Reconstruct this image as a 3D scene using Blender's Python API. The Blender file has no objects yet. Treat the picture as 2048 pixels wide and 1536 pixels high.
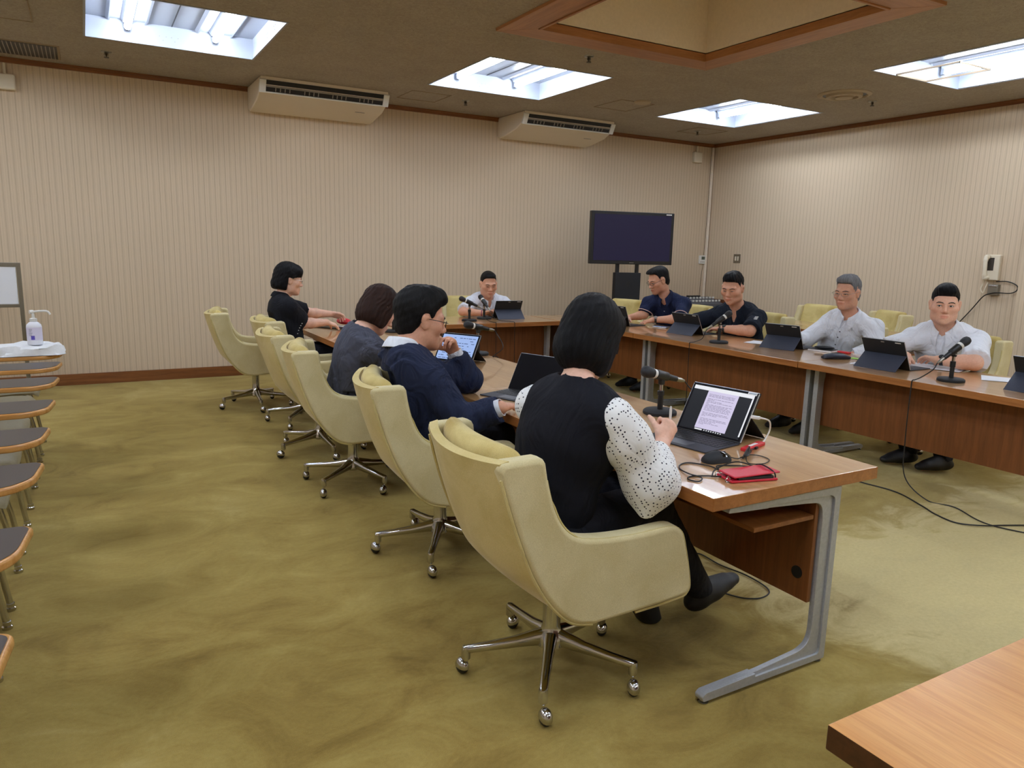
EXPOSURE = 0.08
import bpy, bmesh, math, random
import numpy as np
from mathutils import Vector, Matrix
C = bpy.context.scene.collection
PI = math.pi
random.seed(7)
RNG = np.random.default_rng(7)

# ------------------------------------------------------------------ materials
def lin(c):
    return tuple(((v/255.0)/12.92 if v/255.0 <= 0.04045 else ((v/255.0+0.055)/1.055)**2.4) for v in c)
class NT:
    """small helper round a material's node tree"""
    def __init__(s, name):
        s.m = bpy.data.materials.new(name); s.m.use_nodes = True
        s.n = s.m.node_tree.nodes; s.l = s.m.node_tree.links
        s.b = s.n['Principled BSDF']
    def node(s, t, **kw):
        n = s.n.new(t)
        for k, v in kw.items(): setattr(n, k, v)
        return n
    def link(s, a, b): s.l.new(a, b)
    def set(s, **kw):
        for k, v in kw.items():
            s.b.inputs[k.replace('_', ' ')].default_value = v
    def coord(s, kind='Object', scale=(1,1,1), rot=(0,0,0)):
        tc = s.node('ShaderNodeTexCoord'); mp = s.node('ShaderNodeMapping')
        mp.inputs['Scale'].default_value = scale; mp.inputs['Rotation'].default_value = rot
        s.link(tc.outputs[kind], mp.inputs['Vector']); return mp.outputs['Vector']
    def noise(s, vec, scale, detail=3, rough=0.5, dist=0.0):
        n = s.node('ShaderNodeTexNoise'); n.inputs['Scale'].default_value = scale
        n.inputs['Detail'].default_value = detail; n.inputs['Roughness'].default_value = rough
        n.inputs['Distortion'].default_value = dist
        s.link(vec, n.inputs['Vector']); return n.outputs['Fac']
    def ramp(s, fac, stops):
        r = s.node('ShaderNodeValToRGB'); e = r.color_ramp.elements
        while len(e) > 1: e.remove(e[-1])
        e[0].position = stops[0][0]; e[0].color = (*stops[0][1], 1)
        for p, c in stops[1:]:
            x = e.new(p); x.color = (*c, 1)
        s.link(fac, r.inputs['Fac']); return r.outputs['Color']
    def mix(s, a, b, fac=0.5, mode='MIX'):
        m = s.node('ShaderNodeMix', data_type='RGBA', blend_type=mode)
        for sock, v in ((m.inputs[0], fac), (m.inputs[6], a), (m.inputs[7], b)):
            if hasattr(v, 'is_linked'): s.link(v, sock)
            elif isinstance(v, (int, float)): sock.default_value = v
            else: sock.default_value = (*v, 1)
        return m.outputs[2]
    def math(s, op, a, b=None):
        m = s.node('ShaderNodeMath', operation=op)
        for i, v in enumerate((a, b)):
            if v is None: continue
            if hasattr(v, 'is_linked'): s.link(v, m.inputs[i])
            else: m.inputs[i].default_value = v
        return m.outputs[0]
    def color(s, c):
        if hasattr(c, 'is_linked'): s.link(c, s.b.inputs['Base Color'])
        else: s.b.inputs['Base Color'].default_value = (*c, 1)
    def bump(s, fac, strength=0.2, dist=0.01):
        b = s.node('ShaderNodeBump'); b.inputs['Strength'].default_value = strength
        b.inputs['Distance'].default_value = dist
        s.link(fac, b.inputs['Height']); s.link(b.outputs['Normal'], s.b.inputs['Normal'])
def plain(name, c, rough=0.5, metal=0.0, spec=0.5, **kw):
    m = NT(name); m.color(lin(c)); m.set(Roughness=rough, Metallic=metal, **{'Specular_IOR_Level': spec})
    if kw: m.set(**kw)
    return m.m
def grainy(name, c, rough=0.6, amount=0.12, scale=60, bump=0.1, metal=0.0, stretch=(1,1,1), sheen=0.0):
    m = NT(name); v = m.coord('Object', stretch); f = m.noise(v, scale, 4, 0.6)
    a = lin(c); m.color(m.ramp(f, [(0.3, tuple(x*(1-amount) for x in a)), (0.7, tuple(min(1, x*(1+amount)) for x in a))]))
    m.set(Roughness=rough, Metallic=metal)
    if sheen: m.set(Sheen_Weight=sheen, Sheen_Roughness=0.4)
    if bump: m.bump(f, bump, 0.004)
    return m.m

def mat_wood(name, c1, c2, axis='Y', rough=0.28, coat=0.0, scale=1.0):
    m = NT(name)
    st = {'X': (0.9, 14, 14), 'Y': (14, 0.9, 14), 'Z': (14, 14, 0.9)}[axis]
    v = m.coord('Object', tuple(a*scale for a in st))
    f = m.noise(v, 2.6, 5, 0.62, 0.6); f2 = m.noise(v, 14, 3, 0.6)
    st2 = {'X': (0.25, 5, 5), 'Y': (5, 0.25, 5), 'Z': (5, 5, 0.25)}[axis]
    f3 = m.noise(m.coord('Object', st2), 1.3, 2)
    c = m.ramp(f, [(0.30, lin(c1)), (0.62, lin(c2))])
    c = m.mix(c, m.ramp(f2, [(0.35, (0.72, 0.66, 0.60)), (0.6, (1, 1, 1))]), 0.35, 'MULTIPLY')
    c = m.mix(c, m.ramp(f3, [(0.35, (0.86, 0.83, 0.80)), (0.65, (1.03, 1.02, 1.0))]), 0.8, 'MULTIPLY')
    m.color(c); m.set(Roughness=rough, Coat_Weight=coat, Coat_Roughness=0.03)
    m.bump(f2, 0.03, 0.002)
    return m.m

def mat_wallpaper(name, axis):
    m = NT(name); tc = m.node('ShaderNodeTexCoord'); sp = m.node('ShaderNodeSeparateXYZ')
    m.link(tc.outputs['Object'], sp.inputs[0]); u = sp.outputs[0 if axis == 'X' else 1]
    wob = m.noise(m.coord('Object', (1, 1, 6)), 3.0, 2)
    u2 = m.math('ADD', u, m.math('MULTIPLY', m.math('SUBTRACT', wob, 0.5), 0.006))
    s1 = m.math('SINE', m.math('MULTIPLY', u2, 2*PI/0.052))
    s2 = m.math('SINE', m.math('MULTIPLY', u2, 2*PI/0.0208))
    s1 = m.math('POWER', m.math('ADD', m.math('MULTIPLY', s1, 0.5), 0.5), 7.0)
    s2 = m.math('POWER', m.math('ADD', m.math('MULTIPLY', s2, 0.5), 0.5), 3.0)
    st = (30, 30, 1.2)
    fib = m.noise(m.coord('Object', st), 9, 4, 0.65)
    f = m.math('ADD', m.math('MULTIPLY', s1, 0.30), m.math('MULTIPLY', s2, 0.14))
    f = m.math('MULTIPLY', f, m.math('ADD', 0.5, fib))
    f = m.math('ADD', f, m.math('MULTIPLY', fib, 0.28))
    m.color(m.ramp(f, [(0.08, lin((214, 195, 168))), (0.75, lin((178, 158, 134)))]))
    m.set(Roughness=0.85); m.bump(f, 0.06, 0.003)
    return m.m

def mat_carpet():
    m = NT('carpet'); v = m.coord('Object', (1, 1, 1))
    big = m.noise(v, 0.55, 4, 0.55, 1.2)
    v2 = m.coord('Object', (1.0, 1.5, 1), (0, 0, 0.35)); mid = m.noise(v2, 2.3, 7, 0.66, 1.2)
    fine = m.noise(v, 420, 2, 0.7); tuft = m.noise(v, 60, 3, 0.6)
    f = m.math('ADD', m.math('MULTIPLY', big, 0.5), m.math('MULTIPLY', mid, 0.5))
    c = m.ramp(f, [(0.36, lin((122, 98, 44))), (0.45, lin((150, 126, 64))), (0.54, lin((165, 143, 78))), (0.68, lin((186, 167, 108)))])
    # paler carpet colour in the aisle between the tables, with a ragged border
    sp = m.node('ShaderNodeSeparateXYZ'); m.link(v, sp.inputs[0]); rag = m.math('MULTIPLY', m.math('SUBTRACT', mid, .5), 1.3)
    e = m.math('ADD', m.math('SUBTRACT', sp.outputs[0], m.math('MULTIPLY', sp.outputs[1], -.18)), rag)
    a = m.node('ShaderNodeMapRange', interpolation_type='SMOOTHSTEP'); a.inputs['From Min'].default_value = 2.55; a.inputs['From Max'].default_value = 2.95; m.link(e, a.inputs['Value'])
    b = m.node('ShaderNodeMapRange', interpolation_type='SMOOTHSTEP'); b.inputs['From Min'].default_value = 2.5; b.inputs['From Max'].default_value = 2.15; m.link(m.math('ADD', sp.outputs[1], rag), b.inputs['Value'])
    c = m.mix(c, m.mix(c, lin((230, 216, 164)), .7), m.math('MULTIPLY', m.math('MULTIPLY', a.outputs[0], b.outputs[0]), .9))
    c = m.mix(c, m.ramp(fine, [(0.3, (0.72, 0.70, 0.66)), (0.7, (1.12, 1.12, 1.1))]), 0.55, 'MULTIPLY')
    c = m.mix(c, m.ramp(tuft, [(0.35, (0.86, 0.84, 0.8)), (0.65, (1.06, 1.06, 1.05))]), 0.5, 'MULTIPLY')
    m.color(c); m.set(Roughness=1.0, Sheen_Weight=0.35, Sheen_Roughness=0.45, Specular_IOR_Level=0.1)
    m.b.inputs['Sheen Tint'].default_value = (0.85, 0.8, 0.5, 1)
    m.bump(m.math('ADD', fine, m.math('MULTIPLY', tuft, 1.2)), 0.35, 0.006)
    return m.m

def mat_ceiling():
    m = NT('ceiling_board'); v = m.coord('Object', (1, 1, 1))
    vo = m.node('ShaderNodeTexVoronoi'); vo.inputs['Scale'].default_value = 34; m.link(m.coord('Object', (1, 1.6, 1)), vo.inputs['Vector'])
    n1 = m.noise(v, 42, 4, 0.7, 0.8); n2 = m.noise(v, 3.2, 3)
    pit = m.math('MULTIPLY', m.math('LESS_THAN', vo.outputs['Distance'], 0.2), m.math('GREATER_THAN', n1, 0.56))
    c = m.ramp(n1, [(0.3, lin((152, 142, 130))), (0.62, lin((176, 167, 155)))])
    c = m.mix(c, m.ramp(n2, [(0.3, (0.9, 0.89, 0.88)), (0.7, (1, 1, 1))]), 1.0, 'MULTIPLY')
    c = m.mix(c, lin((78, 62, 44)), m.math('MULTIPLY', pit, 0.75))
    m.color(c); m.set(Roughness=0.95); m.bump(m.math('SUBTRACT', n1, pit), 0.5, 0.008)
    return m.m

def mat_velvet(name, c, dark):
    m = NT(name); v = m.coord('Object', (1, 1, 1))
    n1 = m.noise(v, 5, 4, 0.6, 0.5); n2 = m.noise(v, 330, 2, 0.8)
    col = m.ramp(n1, [(0.32, lin(dark)), (0.62, lin(c))])
    col = m.mix(col, m.ramp(n2, [(0.3, (0.84, 0.83, 0.8)), (0.7, (1.06, 1.06, 1.05))]), 0.8, 'MULTIPLY')
    m.color(col); m.set(Roughness=0.9, Sheen_Weight=0.25, Sheen_Roughness=0.35, Specular_IOR_Level=0.2)
    m.bump(n2, 0.25, 0.002)
    return m.m

def emit(name, c, s):
    m = NT(name); m.color((0.8, 0.8, 0.8)); m.b.inputs['Emission Color'].default_value = (*c, 1); m.b.inputs['Emission Strength'].default_value = s
    return m.m

def screen_mat(name, c, s, rough=0.35):
    m = NT(name); m.color((0.008, 0.008, 0.01)); m.set(Roughness=rough, Specular_IOR_Level=0.15)
    m.b.inputs['Emission Color'].default_value = (*c, 1); m.b.inputs['Emission Strength'].default_value = s
    return m.m

M = {}
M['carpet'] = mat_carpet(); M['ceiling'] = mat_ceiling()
M['wall_x'] = mat_wallpaper('wallpaper_back', 'X'); M['wall_y'] = mat_wallpaper('wallpaper_side', 'Y')
M['trim'] = mat_wood('trim_wood', (112, 66, 30), (142, 90, 46), 'X', 0.45)
M['trim_y'] = mat_wood('trim_wood_side', (112, 66, 30), (142, 90, 46), 'Y', 0.45)
M['coffer_wood_x'] = mat_wood('coffer_wood_x', (158, 106, 64), (182, 128, 82), 'X', 0.4)
M['coffer_wood_y'] = mat_wood('coffer_wood_y', (158, 106, 64), (182, 128, 82), 'Y', 0.4)
M['coffer_wall'] = grainy('coffer_plaster', (238, 226, 208), 0.9, 0.04, 40, 0.05)
M['top'] = mat_wood('tabletop_wood', (190, 142, 92), (208, 166, 116), 'Y', 0.3, 1.0)
M['edge'] = mat_wood('table_edge_wood', (150, 93, 44), (176, 116, 62), 'Y', 0.35)
M['panel'] = mat_wood('panel_wood', (108, 62, 27), (130, 78, 38), 'Z', 0.42)
M['lectern'] = mat_wood('near_table_wood', (196, 136, 74), (216, 160, 96), 'X', 0.3, 0.1)
M['darkwood'] = mat_wood('dark_edge_wood', (66, 36, 16), (84, 48, 24), 'Y', 0.4)
M['rackwood'] = mat_wood('rack_wood', (92, 52, 26), (112, 66, 34), 'Z', 0.4)
M['alu'] = grainy('cast_aluminium', (176, 178, 180), 0.42, 0.08, 90, 0.05, 0.4)
M['post'] = plain('post_paint', (196, 194, 176), 0.45, 0.2)
M['chrome'] = plain('chrome', (196, 196, 198), 0.14, 1.0)
M['steel'] = plain('brushed_steel', (150, 146, 136), 0.3, 0.9)
M['velvet'] = mat_velvet('chair_velvet', (214, 202, 160), (200, 186, 140))
M['velvet_back'] = mat_velvet('chair_velvet_back', (212, 194, 138), (196, 176, 112))
M['velvet_dark'] = mat_velvet('chair_velvet_cushion', (210, 192, 130), (178, 154, 88))
M['piping'] = mat_velvet('chair_piping', (206, 190, 134), (184, 166, 104))
M['black'] = plain('black_plastic', (18, 18, 20), 0.42)
M['blacksoft'] = plain('black_soft', (22, 23, 27), 0.7)
M['rubber'] = plain('black_rubber', (14, 14, 14), 0.6)
M['cable'] = plain('cable_black', (16, 16, 17), 0.5)
M['white'] = plain('white_plastic', (224, 224, 220), 0.45)
M['fixture'] = plain('fixture_white', (152, 158, 170), 0.4)
M['ivory'] = plain('ivory_plastic', (224, 214, 192), 0.45)
M['acbody'] = plain('air_conditioner_ivory', (226, 214, 196), 0.45)
M['acdark'] = plain('air_conditioner_dark', (16, 16, 22), 0.5)
M['acgrey'] = plain('air_conditioner_vane', (150, 142, 132), 0.5)
M['tube'] = emit('tube_light', (0.86, 0.94, 1.05), 52)

# ------------------------------------------------------------------ mesh helpers
class MB:
    def __init__(s): s.v = []; s.f = []; s.wn = False
    def add(s, v, f, T=None):
        o = len(s.v)
        for p in v:
            p = Vector(p)
            if T is not None: p = T @ p
            s.v.append(tuple(p))
        s.f += [tuple(i+o for i in q) for q in f]; return s
    def bm(s, bm, T=None):
        bm.verts.ensure_lookup_table(); bm.verts.index_update()
        v = [x.co[:] for x in bm.verts]; f = [[y.index for y in x.verts] for x in bm.faces]
        bm.free(); return s.add(v, f, T)
    def box(s, lo, hi, bev=0.0, seg=2, T=None):
        s.wn = s.wn or bev > 0
        bm = bmesh.new(); bmesh.ops.create_cube(bm, size=1.0)
        d = [hi[i]-lo[i] for i in range(3)]; c = [(hi[i]+lo[i])/2 for i in range(3)]
        for x in bm.verts: x.co = Vector((x.co[0]*d[0]+c[0], x.co[1]*d[1]+c[1], x.co[2]*d[2]+c[2]))
        if bev: bmesh.ops.bevel(bm, geom=bm.edges[:], offset=min(bev, min(d)*0.49), segments=seg, affect='EDGES', profile=0.5)
        return s.bm(bm, T)
    def prism(s, outline, axis, a, b, bev=0.0, seg=2, T=None):
        """closed 2-D outline extruded from a to b along axis ('x','y','z')"""
        s.wn = s.wn or bev > 0
        def mk(p, w):
            return {'x': (w, p[0], p[1]), 'y': (p[0], w, p[1]), 'z': (p[0], p[1], w)}[axis]
        bm = bmesh.new(); vs = [bm.verts.new(mk(p, a)) for p in outline]; f = bm.faces.new(vs)
        r = bmesh.ops.extrude_face_region(bm, geom=[f])
        for e in r['geom']:
            if isinstance(e, bmesh.types.BMVert):
                e.co = Vector({'x': (b, e.co[1], e.co[2]), 'y': (e.co[0], b, e.co[2]), 'z': (e.co[0], e.co[1], b)}[axis])
        bmesh.ops.recalc_face_normals(bm, faces=bm.faces[:])
        if bev:
            ed = []
            for e in bm.edges:
                k = {'x': 0, 'y': 1, 'z': 2}[axis]
                if abs(e.verts[0].co[k]-e.verts[1].co[k]) < 1e-6: ed.append(e)
            bmesh.ops.bevel(bm, geom=ed, offset=bev, segments=seg, affect='EDGES', profile=0.5, clamp_overlap=True)
        return s.bm(bm, T)
    def rings(s, rings, close=True, cap=True, T=None):
        n = len(rings[0]); v = [p for r in rings for p in r]; f = []
        for i in range(len(rings)-1):
            for j in range(n if close else n-1):
                k = (j+1) % n; f.append((i*n+j, i*n+k, (i+1)*n+k, (i+1)*n+j))
        if cap: f += [tuple(reversed(range(n))), tuple(range((len(rings)-1)*n, len(rings)*n))]
        return s.add(v, f, T)
    def lathe(s, prof, n=20, T=None):
        return s.rings([[(r*math.cos(2*PI*j/n), r*math.sin(2*PI*j/n), z) for j in range(n)] for r, z in prof], T=T)
    def tube(s, pts, r, n=8, T=None, flat=1.0):
        P = [Vector(p) for p in pts]; R = r if isinstance(r, (list, tuple)) else [r]*len(P)
        up = None; out = []
        for i, p in enumerate(P):
            t = (P[min(i+1, len(P)-1)]-P[max(i-1, 0)])
            t = t.normalized() if t.length > 1e-9 else Vector((0, 0, 1))
            if up is None:
                a = Vector((0, 0, 1)) if abs(t.z) < 0.9 else Vector((1, 0, 0)); up = (a-t*a.dot(t)).normalized()
            else:
                up = up-t*up.dot(t); up = up.normalized() if up.length > 1e-6 else Vector((1, 0, 0))
            sd = t.cross(up)
            out.append([tuple(p+R[i]*(sd*math.cos(2*PI*j/n)+up*flat*math.sin(2*PI*j/n))) for j in range(n)])
        return s.rings(out, T=T)
    def sphere(s, c, r, n=16, m=10, T=None):
        rr = r if isinstance(r, (tuple, list)) else (r, r, r); rings = []
        for i in range(m+1):
            a = PI*i/m; q = max(math.sin(a), 1e-3)
            rings.append([(c[0]+rr[0]*q*math.cos(2*PI*j/n), c[1]+rr[1]*q*math.sin(2*PI*j/n), c[2]-rr[2]*math.cos(a)) for j in range(n)])
        return s.rings(rings, T=T)
    def build(s, name, mat, parent=None, smooth=True, ang=40, loc=None, wn=None):
        me = bpy.data.meshes.new(name); me.from_pydata(s.v, [], s.f); me.update()
        o = bpy.data.objects.new(name, me); C.objects.link(o)
        bm = bmesh.new(); bm.from_mesh(me); bmesh.ops.recalc_face_normals(bm, faces=bm.faces[:]); bm.to_mesh(me); bm.free()
        for m in (mat if isinstance(mat, (list, tuple)) else [mat]): me.materials.append(m)
        if smooth:
            me.polygons.foreach_set('use_smooth', [True]*len(me.polygons)); me.set_sharp_from_angle(angle=math.radians(ang))
        if smooth and s.wn:
            w = o.modifiers.new('weighted_normals', 'WEIGHTED_NORMAL'); w.keep_sharp = True; w.weight = 100
        if parent is not None: o.parent = parent
        if loc is not None: o.location = loc
        return o
def tag(o, label, cat, group=None):
    o['label'] = label; o['category'] = cat
    if group: o['group'] = group
    return o
def thing(name, label, cat, loc=(0, 0, 0), rz=0.0, group=None, rot=None):
    o = bpy.data.objects.new(name, None); C.objects.link(o); o.empty_display_size = 0.1
    o.location = loc; o.rotation_euler = rot if rot else (0, 0, rz)
    return tag(o, label, cat, group)
def struct(o): o['kind'] = 'structure'; return o
def copy_tree(o, parent=None):
    c = o.copy(); C.objects.link(c)
    if parent is not None: c.parent = parent
    for ch in list(o.children): copy_tree(ch, c)
    return c
def smooth_path(P, n=8, closed=False):
    """Catmull-Rom through the points"""
    P = [Vector(p) for p in P]; out = []; N = len(P)
    for i in range(N if closed else N-1):
        p0 = P[(i-1) % N] if closed or i > 0 else P[0]*2-P[1]
        p1 = P[i]; p2 = P[(i+1) % N]
        p3 = P[(i+2) % N] if closed or i+2 < N else P[-1]*2-P[-2]
        for k in range(n):
            t = k/n
            out.append(0.5*((2*p1)+(p2-p0)*t+(2*p0-5*p1+4*p2-p3)*t*t+(3*p1-p0-3*p2+p3)*t**3))
    if not closed: out.append(P[-1])
    return out
# ------------------------------------------------------------------ the room
XR, YB, H, XL, YF = 8.108, 8.346, 2.991, -2.6, -2.6
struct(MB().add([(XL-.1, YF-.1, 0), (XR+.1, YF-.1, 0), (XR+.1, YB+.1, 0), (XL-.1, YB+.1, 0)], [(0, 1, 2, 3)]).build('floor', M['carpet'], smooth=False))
struct(MB().box((XL-.12, YB, 0), (XR+.12, YB+.12, H+.3)).build('wall_back', M['wall_x'], smooth=False))
struct(MB().box((XR, YF, 0), (XR+.12, YB, H+.3)).build('wall_right', M['wall_y'], smooth=False))
struct(MB().box((XL-.12, YF, 0), (XL, YB, H+.3)).build('wall_left', M['wall_y'], smooth=False))
struct(MB().box((XL-.12, YF-.12, 0), (XR+.12, YF, H+.3)).build('wall_front', M['wall_x'], smooth=False))
struct(MB().box((7.9, 1.9, 0), (XR, 3.885, H)).build('wall_column', M['wall_y'], smooth=False))
# ceiling with its openings
FX = [(0.105, 1.392), (3.037, 4.322), (5.96, 7.19)]
FY = [(5.80, 7.10), (3.02, 4.312), (0.24, 1.53), (-2.3, -1.02)]
FIX = [(a, b) for a in FX for b in FY if not (a == FX[1] and b == FY[1])] + [((-2.5+0.02, -1.21), FY[0]), ((-2.5+0.02, -1.21), FY[1]), ((-2.5+0.02, -1.21), FY[2])]
COF = ((2.937, 4.568), (3.228, 4.862))
holes = [(a[0], a[1], b[0], b[1]) for a, b in FIX] + [(COF[0][0], COF[0][1], COF[1][0], COF[1][1])]
xs = sorted({XL, XR} | {h[0] for h in holes} | {h[1] for h in holes})
ys = sorted({YF, YB} | {h[2] for h in holes} | {h[3] for h in holes})
mb = MB()
for i in range(len(xs)-1):
    for j in range(len(ys)-1):
        cx, cy = (xs[i]+xs[i+1])/2, (ys[j]+ys[j+1])/2
        if any(h[0] < cx < h[1] and h[2] < cy < h[3] for h in holes): continue
        mb.add([(xs[i], ys[j], H), (xs[i], ys[j+1], H), (xs[i+1], ys[j+1], H), (xs[i+1], ys[j], H)], [(0, 1, 2, 3)])
struct(mb.build('ceiling', M['ceiling'], smooth=False))
# trims
struct(MB().box((XL, YB-.022, H-.046), (XR, YB, H), 0.004).box((XL, YB-.03, H-.018), (XR, YB, H), 0.003).build('trim_1', M['trim']))
struct(MB().box((XR-.022, 3.885, H-.046), (XR, YB, H), 0.004).box((XR-.03, 3.885, H-.018), (XR, YB, H), 0.003).build('trim_2', M['trim_y']))
struct(MB().box((XL, YB-.02, 0), (XR, YB, .109), 0.004).build('baseboard_back', M['trim']))
struct(MB().box((XR-.02, 3.885, 0), (XR, YB, .109), 0.004).build('baseboard_right', M['trim_y']))
# ceiling coffer: wood frame, inner lip, plastered shaft
def framebox(lo, hi, w, z0, z1, mats, names):
    (x0, y0), (x1, y1) = lo, hi
    for nm, mat, pts in ((names[0], mats[0], [(x0, y1), (x1, y1), (x1-w, y1-w), (x0+w, y1-w)]), (names[1], mats[1], [(x1, y1), (x1, y0), (x1-w, y0+w), (x1-w, y1-w)]),
                         (names[2], mats[0], [(x1, y0), (x0, y0), (x0+w, y0+w), (x1-w, y0+w)]), (names[3], mats[1], [(x0, y0), (x0, y1), (x0+w, y1-w), (x0+w, y0+w)])):
        struct(MB().prism(pts, 'z', z0, z1, 0.004).build(nm, mat))
framebox((2.70, 2.98), (4.757, 5.066), 0.225, H-.022, H+.03, (M['coffer_wood_x'], M['coffer_wood_y']), ('trim_3', 'trim_4', 'trim_5', 'trim_6'))
framebox((2.925, 3.205), (4.532, 4.841), 0.02, H-.03, H+.04, (M['coffer_wood_x'], M['coffer_wood_y']), ('trim_7', 'trim_8', 'trim_9', 'trim_10'))
x0, x1, y0, y1, zt = 2.945, 4.512, 3.225, 4.821, H+.62
struct(MB().add([(x0, y0, H+.03), (x1, y0, H+.03), (x1, y1, H+.03), (x0, y1, H+.03), (x0, y0, zt), (x1, y0, zt), (x1, y1, zt), (x0, y1, zt)],
    [(0, 1, 5, 4), (1, 2, 6, 5), (2, 3, 7, 6), (3, 0, 4, 7), (4, 5, 6, 7)]).build('ceiling_coffer', M['coffer_wall'], smooth=False))
# thin outline joints of the ceiling hatches
def hatch(n, x0, x1, y0, y1):
    w = 0.006; mb = MB()
    for lo, hi in (((x0, y0), (x1, y0+w)), ((x0, y1-w), (x1, y1)), ((x0, y0), (x0+w, y1)), ((x1-w, y0), (x1, y1))):
        mb.box((lo[0], lo[1], H-.004), (hi[0], hi[1], H+.01))
    return mb.build('ceiling_hatch', M['hatch'])
M['hatch'] = plain('hatch_joint', (150, 132, 108), 0.8)

# ------------------------------------------------------------------ ceiling lights
def make_fixture():
    w, d, zt = 0.643, 0.648, 0.165
    t = thing('ceiling_light', '', 'ceiling light')
    mb = MB()
    f = 0.012
    mb.add([(-w, -d, 0), (w, -d, 0), (w, d, 0), (-w, d, 0), (-w, -d, zt), (w, -d, zt), (w, d, zt), (-w, d, zt)], [(0, 1, 5, 4), (1, 2, 6, 5), (2, 3, 7, 6), (3, 0, 4, 7), (4, 5, 6, 7)])
    for lo, hi in (((-w-.004, -d-.004), (w+.004, -d+f)), ((-w-.004, d-f), (w+.004, d+.004)), ((-w-.004, -d), (-w+f, d)), ((w-f, -d), (w+.004, d))):
        mb.box((lo[0], lo[1], -.004), (hi[0], hi[1], .004))
    mb.build('housing', M['fixture'], t, smooth=False)
    for x in (-0.33, 0.33):
        r = MB()
        for s in (-1, 1):
            r.prism([(x+s*0.155, zt-.002), (x+s*0.135, zt-.022), (x+s*0.125, zt-.022), (x+s*0.14, zt-.002)], 'y', -d+.01, d-.01)
        r.prism([(x-.05, zt-.002), (x-.03, zt-.03), (x+.03, zt-.03), (x+.05, zt-.002)], 'y', -d+.03, d-.03)
        r.build('reflector', M['fixture'], t, smooth=False)
        MB().tube([(x, -d+.055, zt-.062), (x, -d+.06, zt-.062), (x, d-.06, zt-.062), (x, d-.055, zt-.062)], [.018, .026, .026, .018], 10).build('lamp_tube', M['tube'], t)
        for s in (-1, 1): MB().box((x-.02, s*(d-.035)-.018, zt-.085), (x+.02, s*(d-.035)+.018, zt-.005), 0.004).build('lamp_holder', M['fixture'], t)
    MB().box((-.004, -d+.02, zt-.006), (.004, d-.02, zt-.001)).build('slot', M['black'], t)
    for (px, sy) in ((-.07, 1), (0.02, -1)):
        for dx, dz in ((-.025, .03), (.025, .03), (0, .0)):
            MB().box((px+dx-.004, d-.0025, .05+dz-.003), (px+dx+.004, d+.001, .05+dz+.003)).build('screw', M['steel'], t, smooth=False)
            MB().box((w-.0025, px*3+dx-.004, .05+dz-.003), (w+.001, px*3+dx+.004, .05+dz+.003)).build('screw', M['steel'], t, smooth=False)
    return t
FL = {(0, 0): 'recessed ceiling light nearest the left ceiling vent, above the left chairs', (1, 0): 'recessed ceiling light between the two wall air conditioners and the wooden coffer',
      (2, 0): 'smallest recessed ceiling light near the far right room corner', (2, 1): 'recessed ceiling light at the right picture edge, right of the round vent'}
proto = None
for i, a in enumerate(FX):
    for j, b in enumerate(FY):
        if a == FX[1] and b == FY[1]: continue
        o = make_fixture() if proto is None else copy_tree(proto)
        proto = proto or o
        o.location = ((a[0]+a[1])/2, (b[0]+b[1])/2, H)
        if (i, j) in FL: o['label'] = FL[(i, j)]; o['group'] = 'recessed fluorescent ceiling lights'
        else: o['label'] = 'recessed fluorescent ceiling light of the row behind the photographer'; o['group'] = 'ceiling lights outside the picture'
for b in FY[:3]:
    o = copy_tree(proto); o.location = (-1.845, (b[0]+b[1])/2, H)
    o['label'] = 'recessed fluorescent ceiling light of the row behind the photographer'; o['group'] = 'ceiling lights outside the picture'

# ------------------------------------------------------------------ ceiling and wall fittings
t = thing('ceiling_vent', 'dark slotted air vent in the ceiling corner at upper left', 'vent', (-.42, 7.87, H))
MB().box((-.35, -.27, -.006), (.35, .27, .02), .003).build('vent_frame', M['hatch'], t)
MB().box((-.33, -.25, -.008), (.33, .25, -.004)).build('opening', M['black'], t)
s = MB()
for k in range(22): s.box((-.325+k*.03, -.245, -.014), (-.318+k*.03, .245, -.006))
s.build('slat', M['acgrey'], t)
spl = None
for k, (x, y, lab) in enumerate([(.273, 7.565, 'ceiling sprinkler head between the left vent and the nearest light'), (3.70, 7.607, 'ceiling sprinkler head above the gap between the two air conditioners'),
        (3.706, 5.319, 'ceiling sprinkler head beside the wooden coffer frame'), (7.045, 7.582, 'ceiling sprinkler head nearest the far room corner'), (7.083, 5.102, 'ceiling sprinkler head right of the round vent')]):
    if spl is None:
        spl = thing('sprinkler_head', lab, 'sprinkler', (x, y, H), 0, 'ceiling sprinkler heads')
        MB().lathe([(.042, 0), (.04, -.006), (.02, -.012), (.012, -.014)], 20).build('escutcheon', M['steel'], spl)  # round escutcheon plate of the sprinkler, flat against the ceiling
        MB().lathe([(.012, -.012), (.01, -.03), (.004, -.036), (.003, -.044), (.02, -.046), (.02, -.05)], 14).build('deflector', plain('dark_brass', (60, 50, 36), .4, .7), spl)
        for a in (0, PI): MB().tube([(.014*math.cos(a), .014*math.sin(a), -.014), (.018*math.cos(a), .018*math.sin(a), -.03), (.004*math.cos(a), 0, -.046)], .003, 6).build('arm', M['steel'], spl)
    else:
        o = copy_tree(spl); o.location = (x, y, H); o['label'] = lab
t = thing('round_vent', 'round concentric ceiling air diffuser', 'vent', (6.585, 5.06, H))
MB().lathe([(.25, .0), (.25, -.008), (.215, -.02), (.2, -.01), (.2, 0)], 40).build('outer_ring', M['hatch2'] if 'hatch2' in M else plain('vent_beige', (176, 160, 136), .6), t)
MB().lathe([(.17, -.005), (.165, -.03), (.13, -.034), (.12, -.012)], 40).build('middle_ring', bpy.data.materials['vent_beige'], t)
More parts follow.
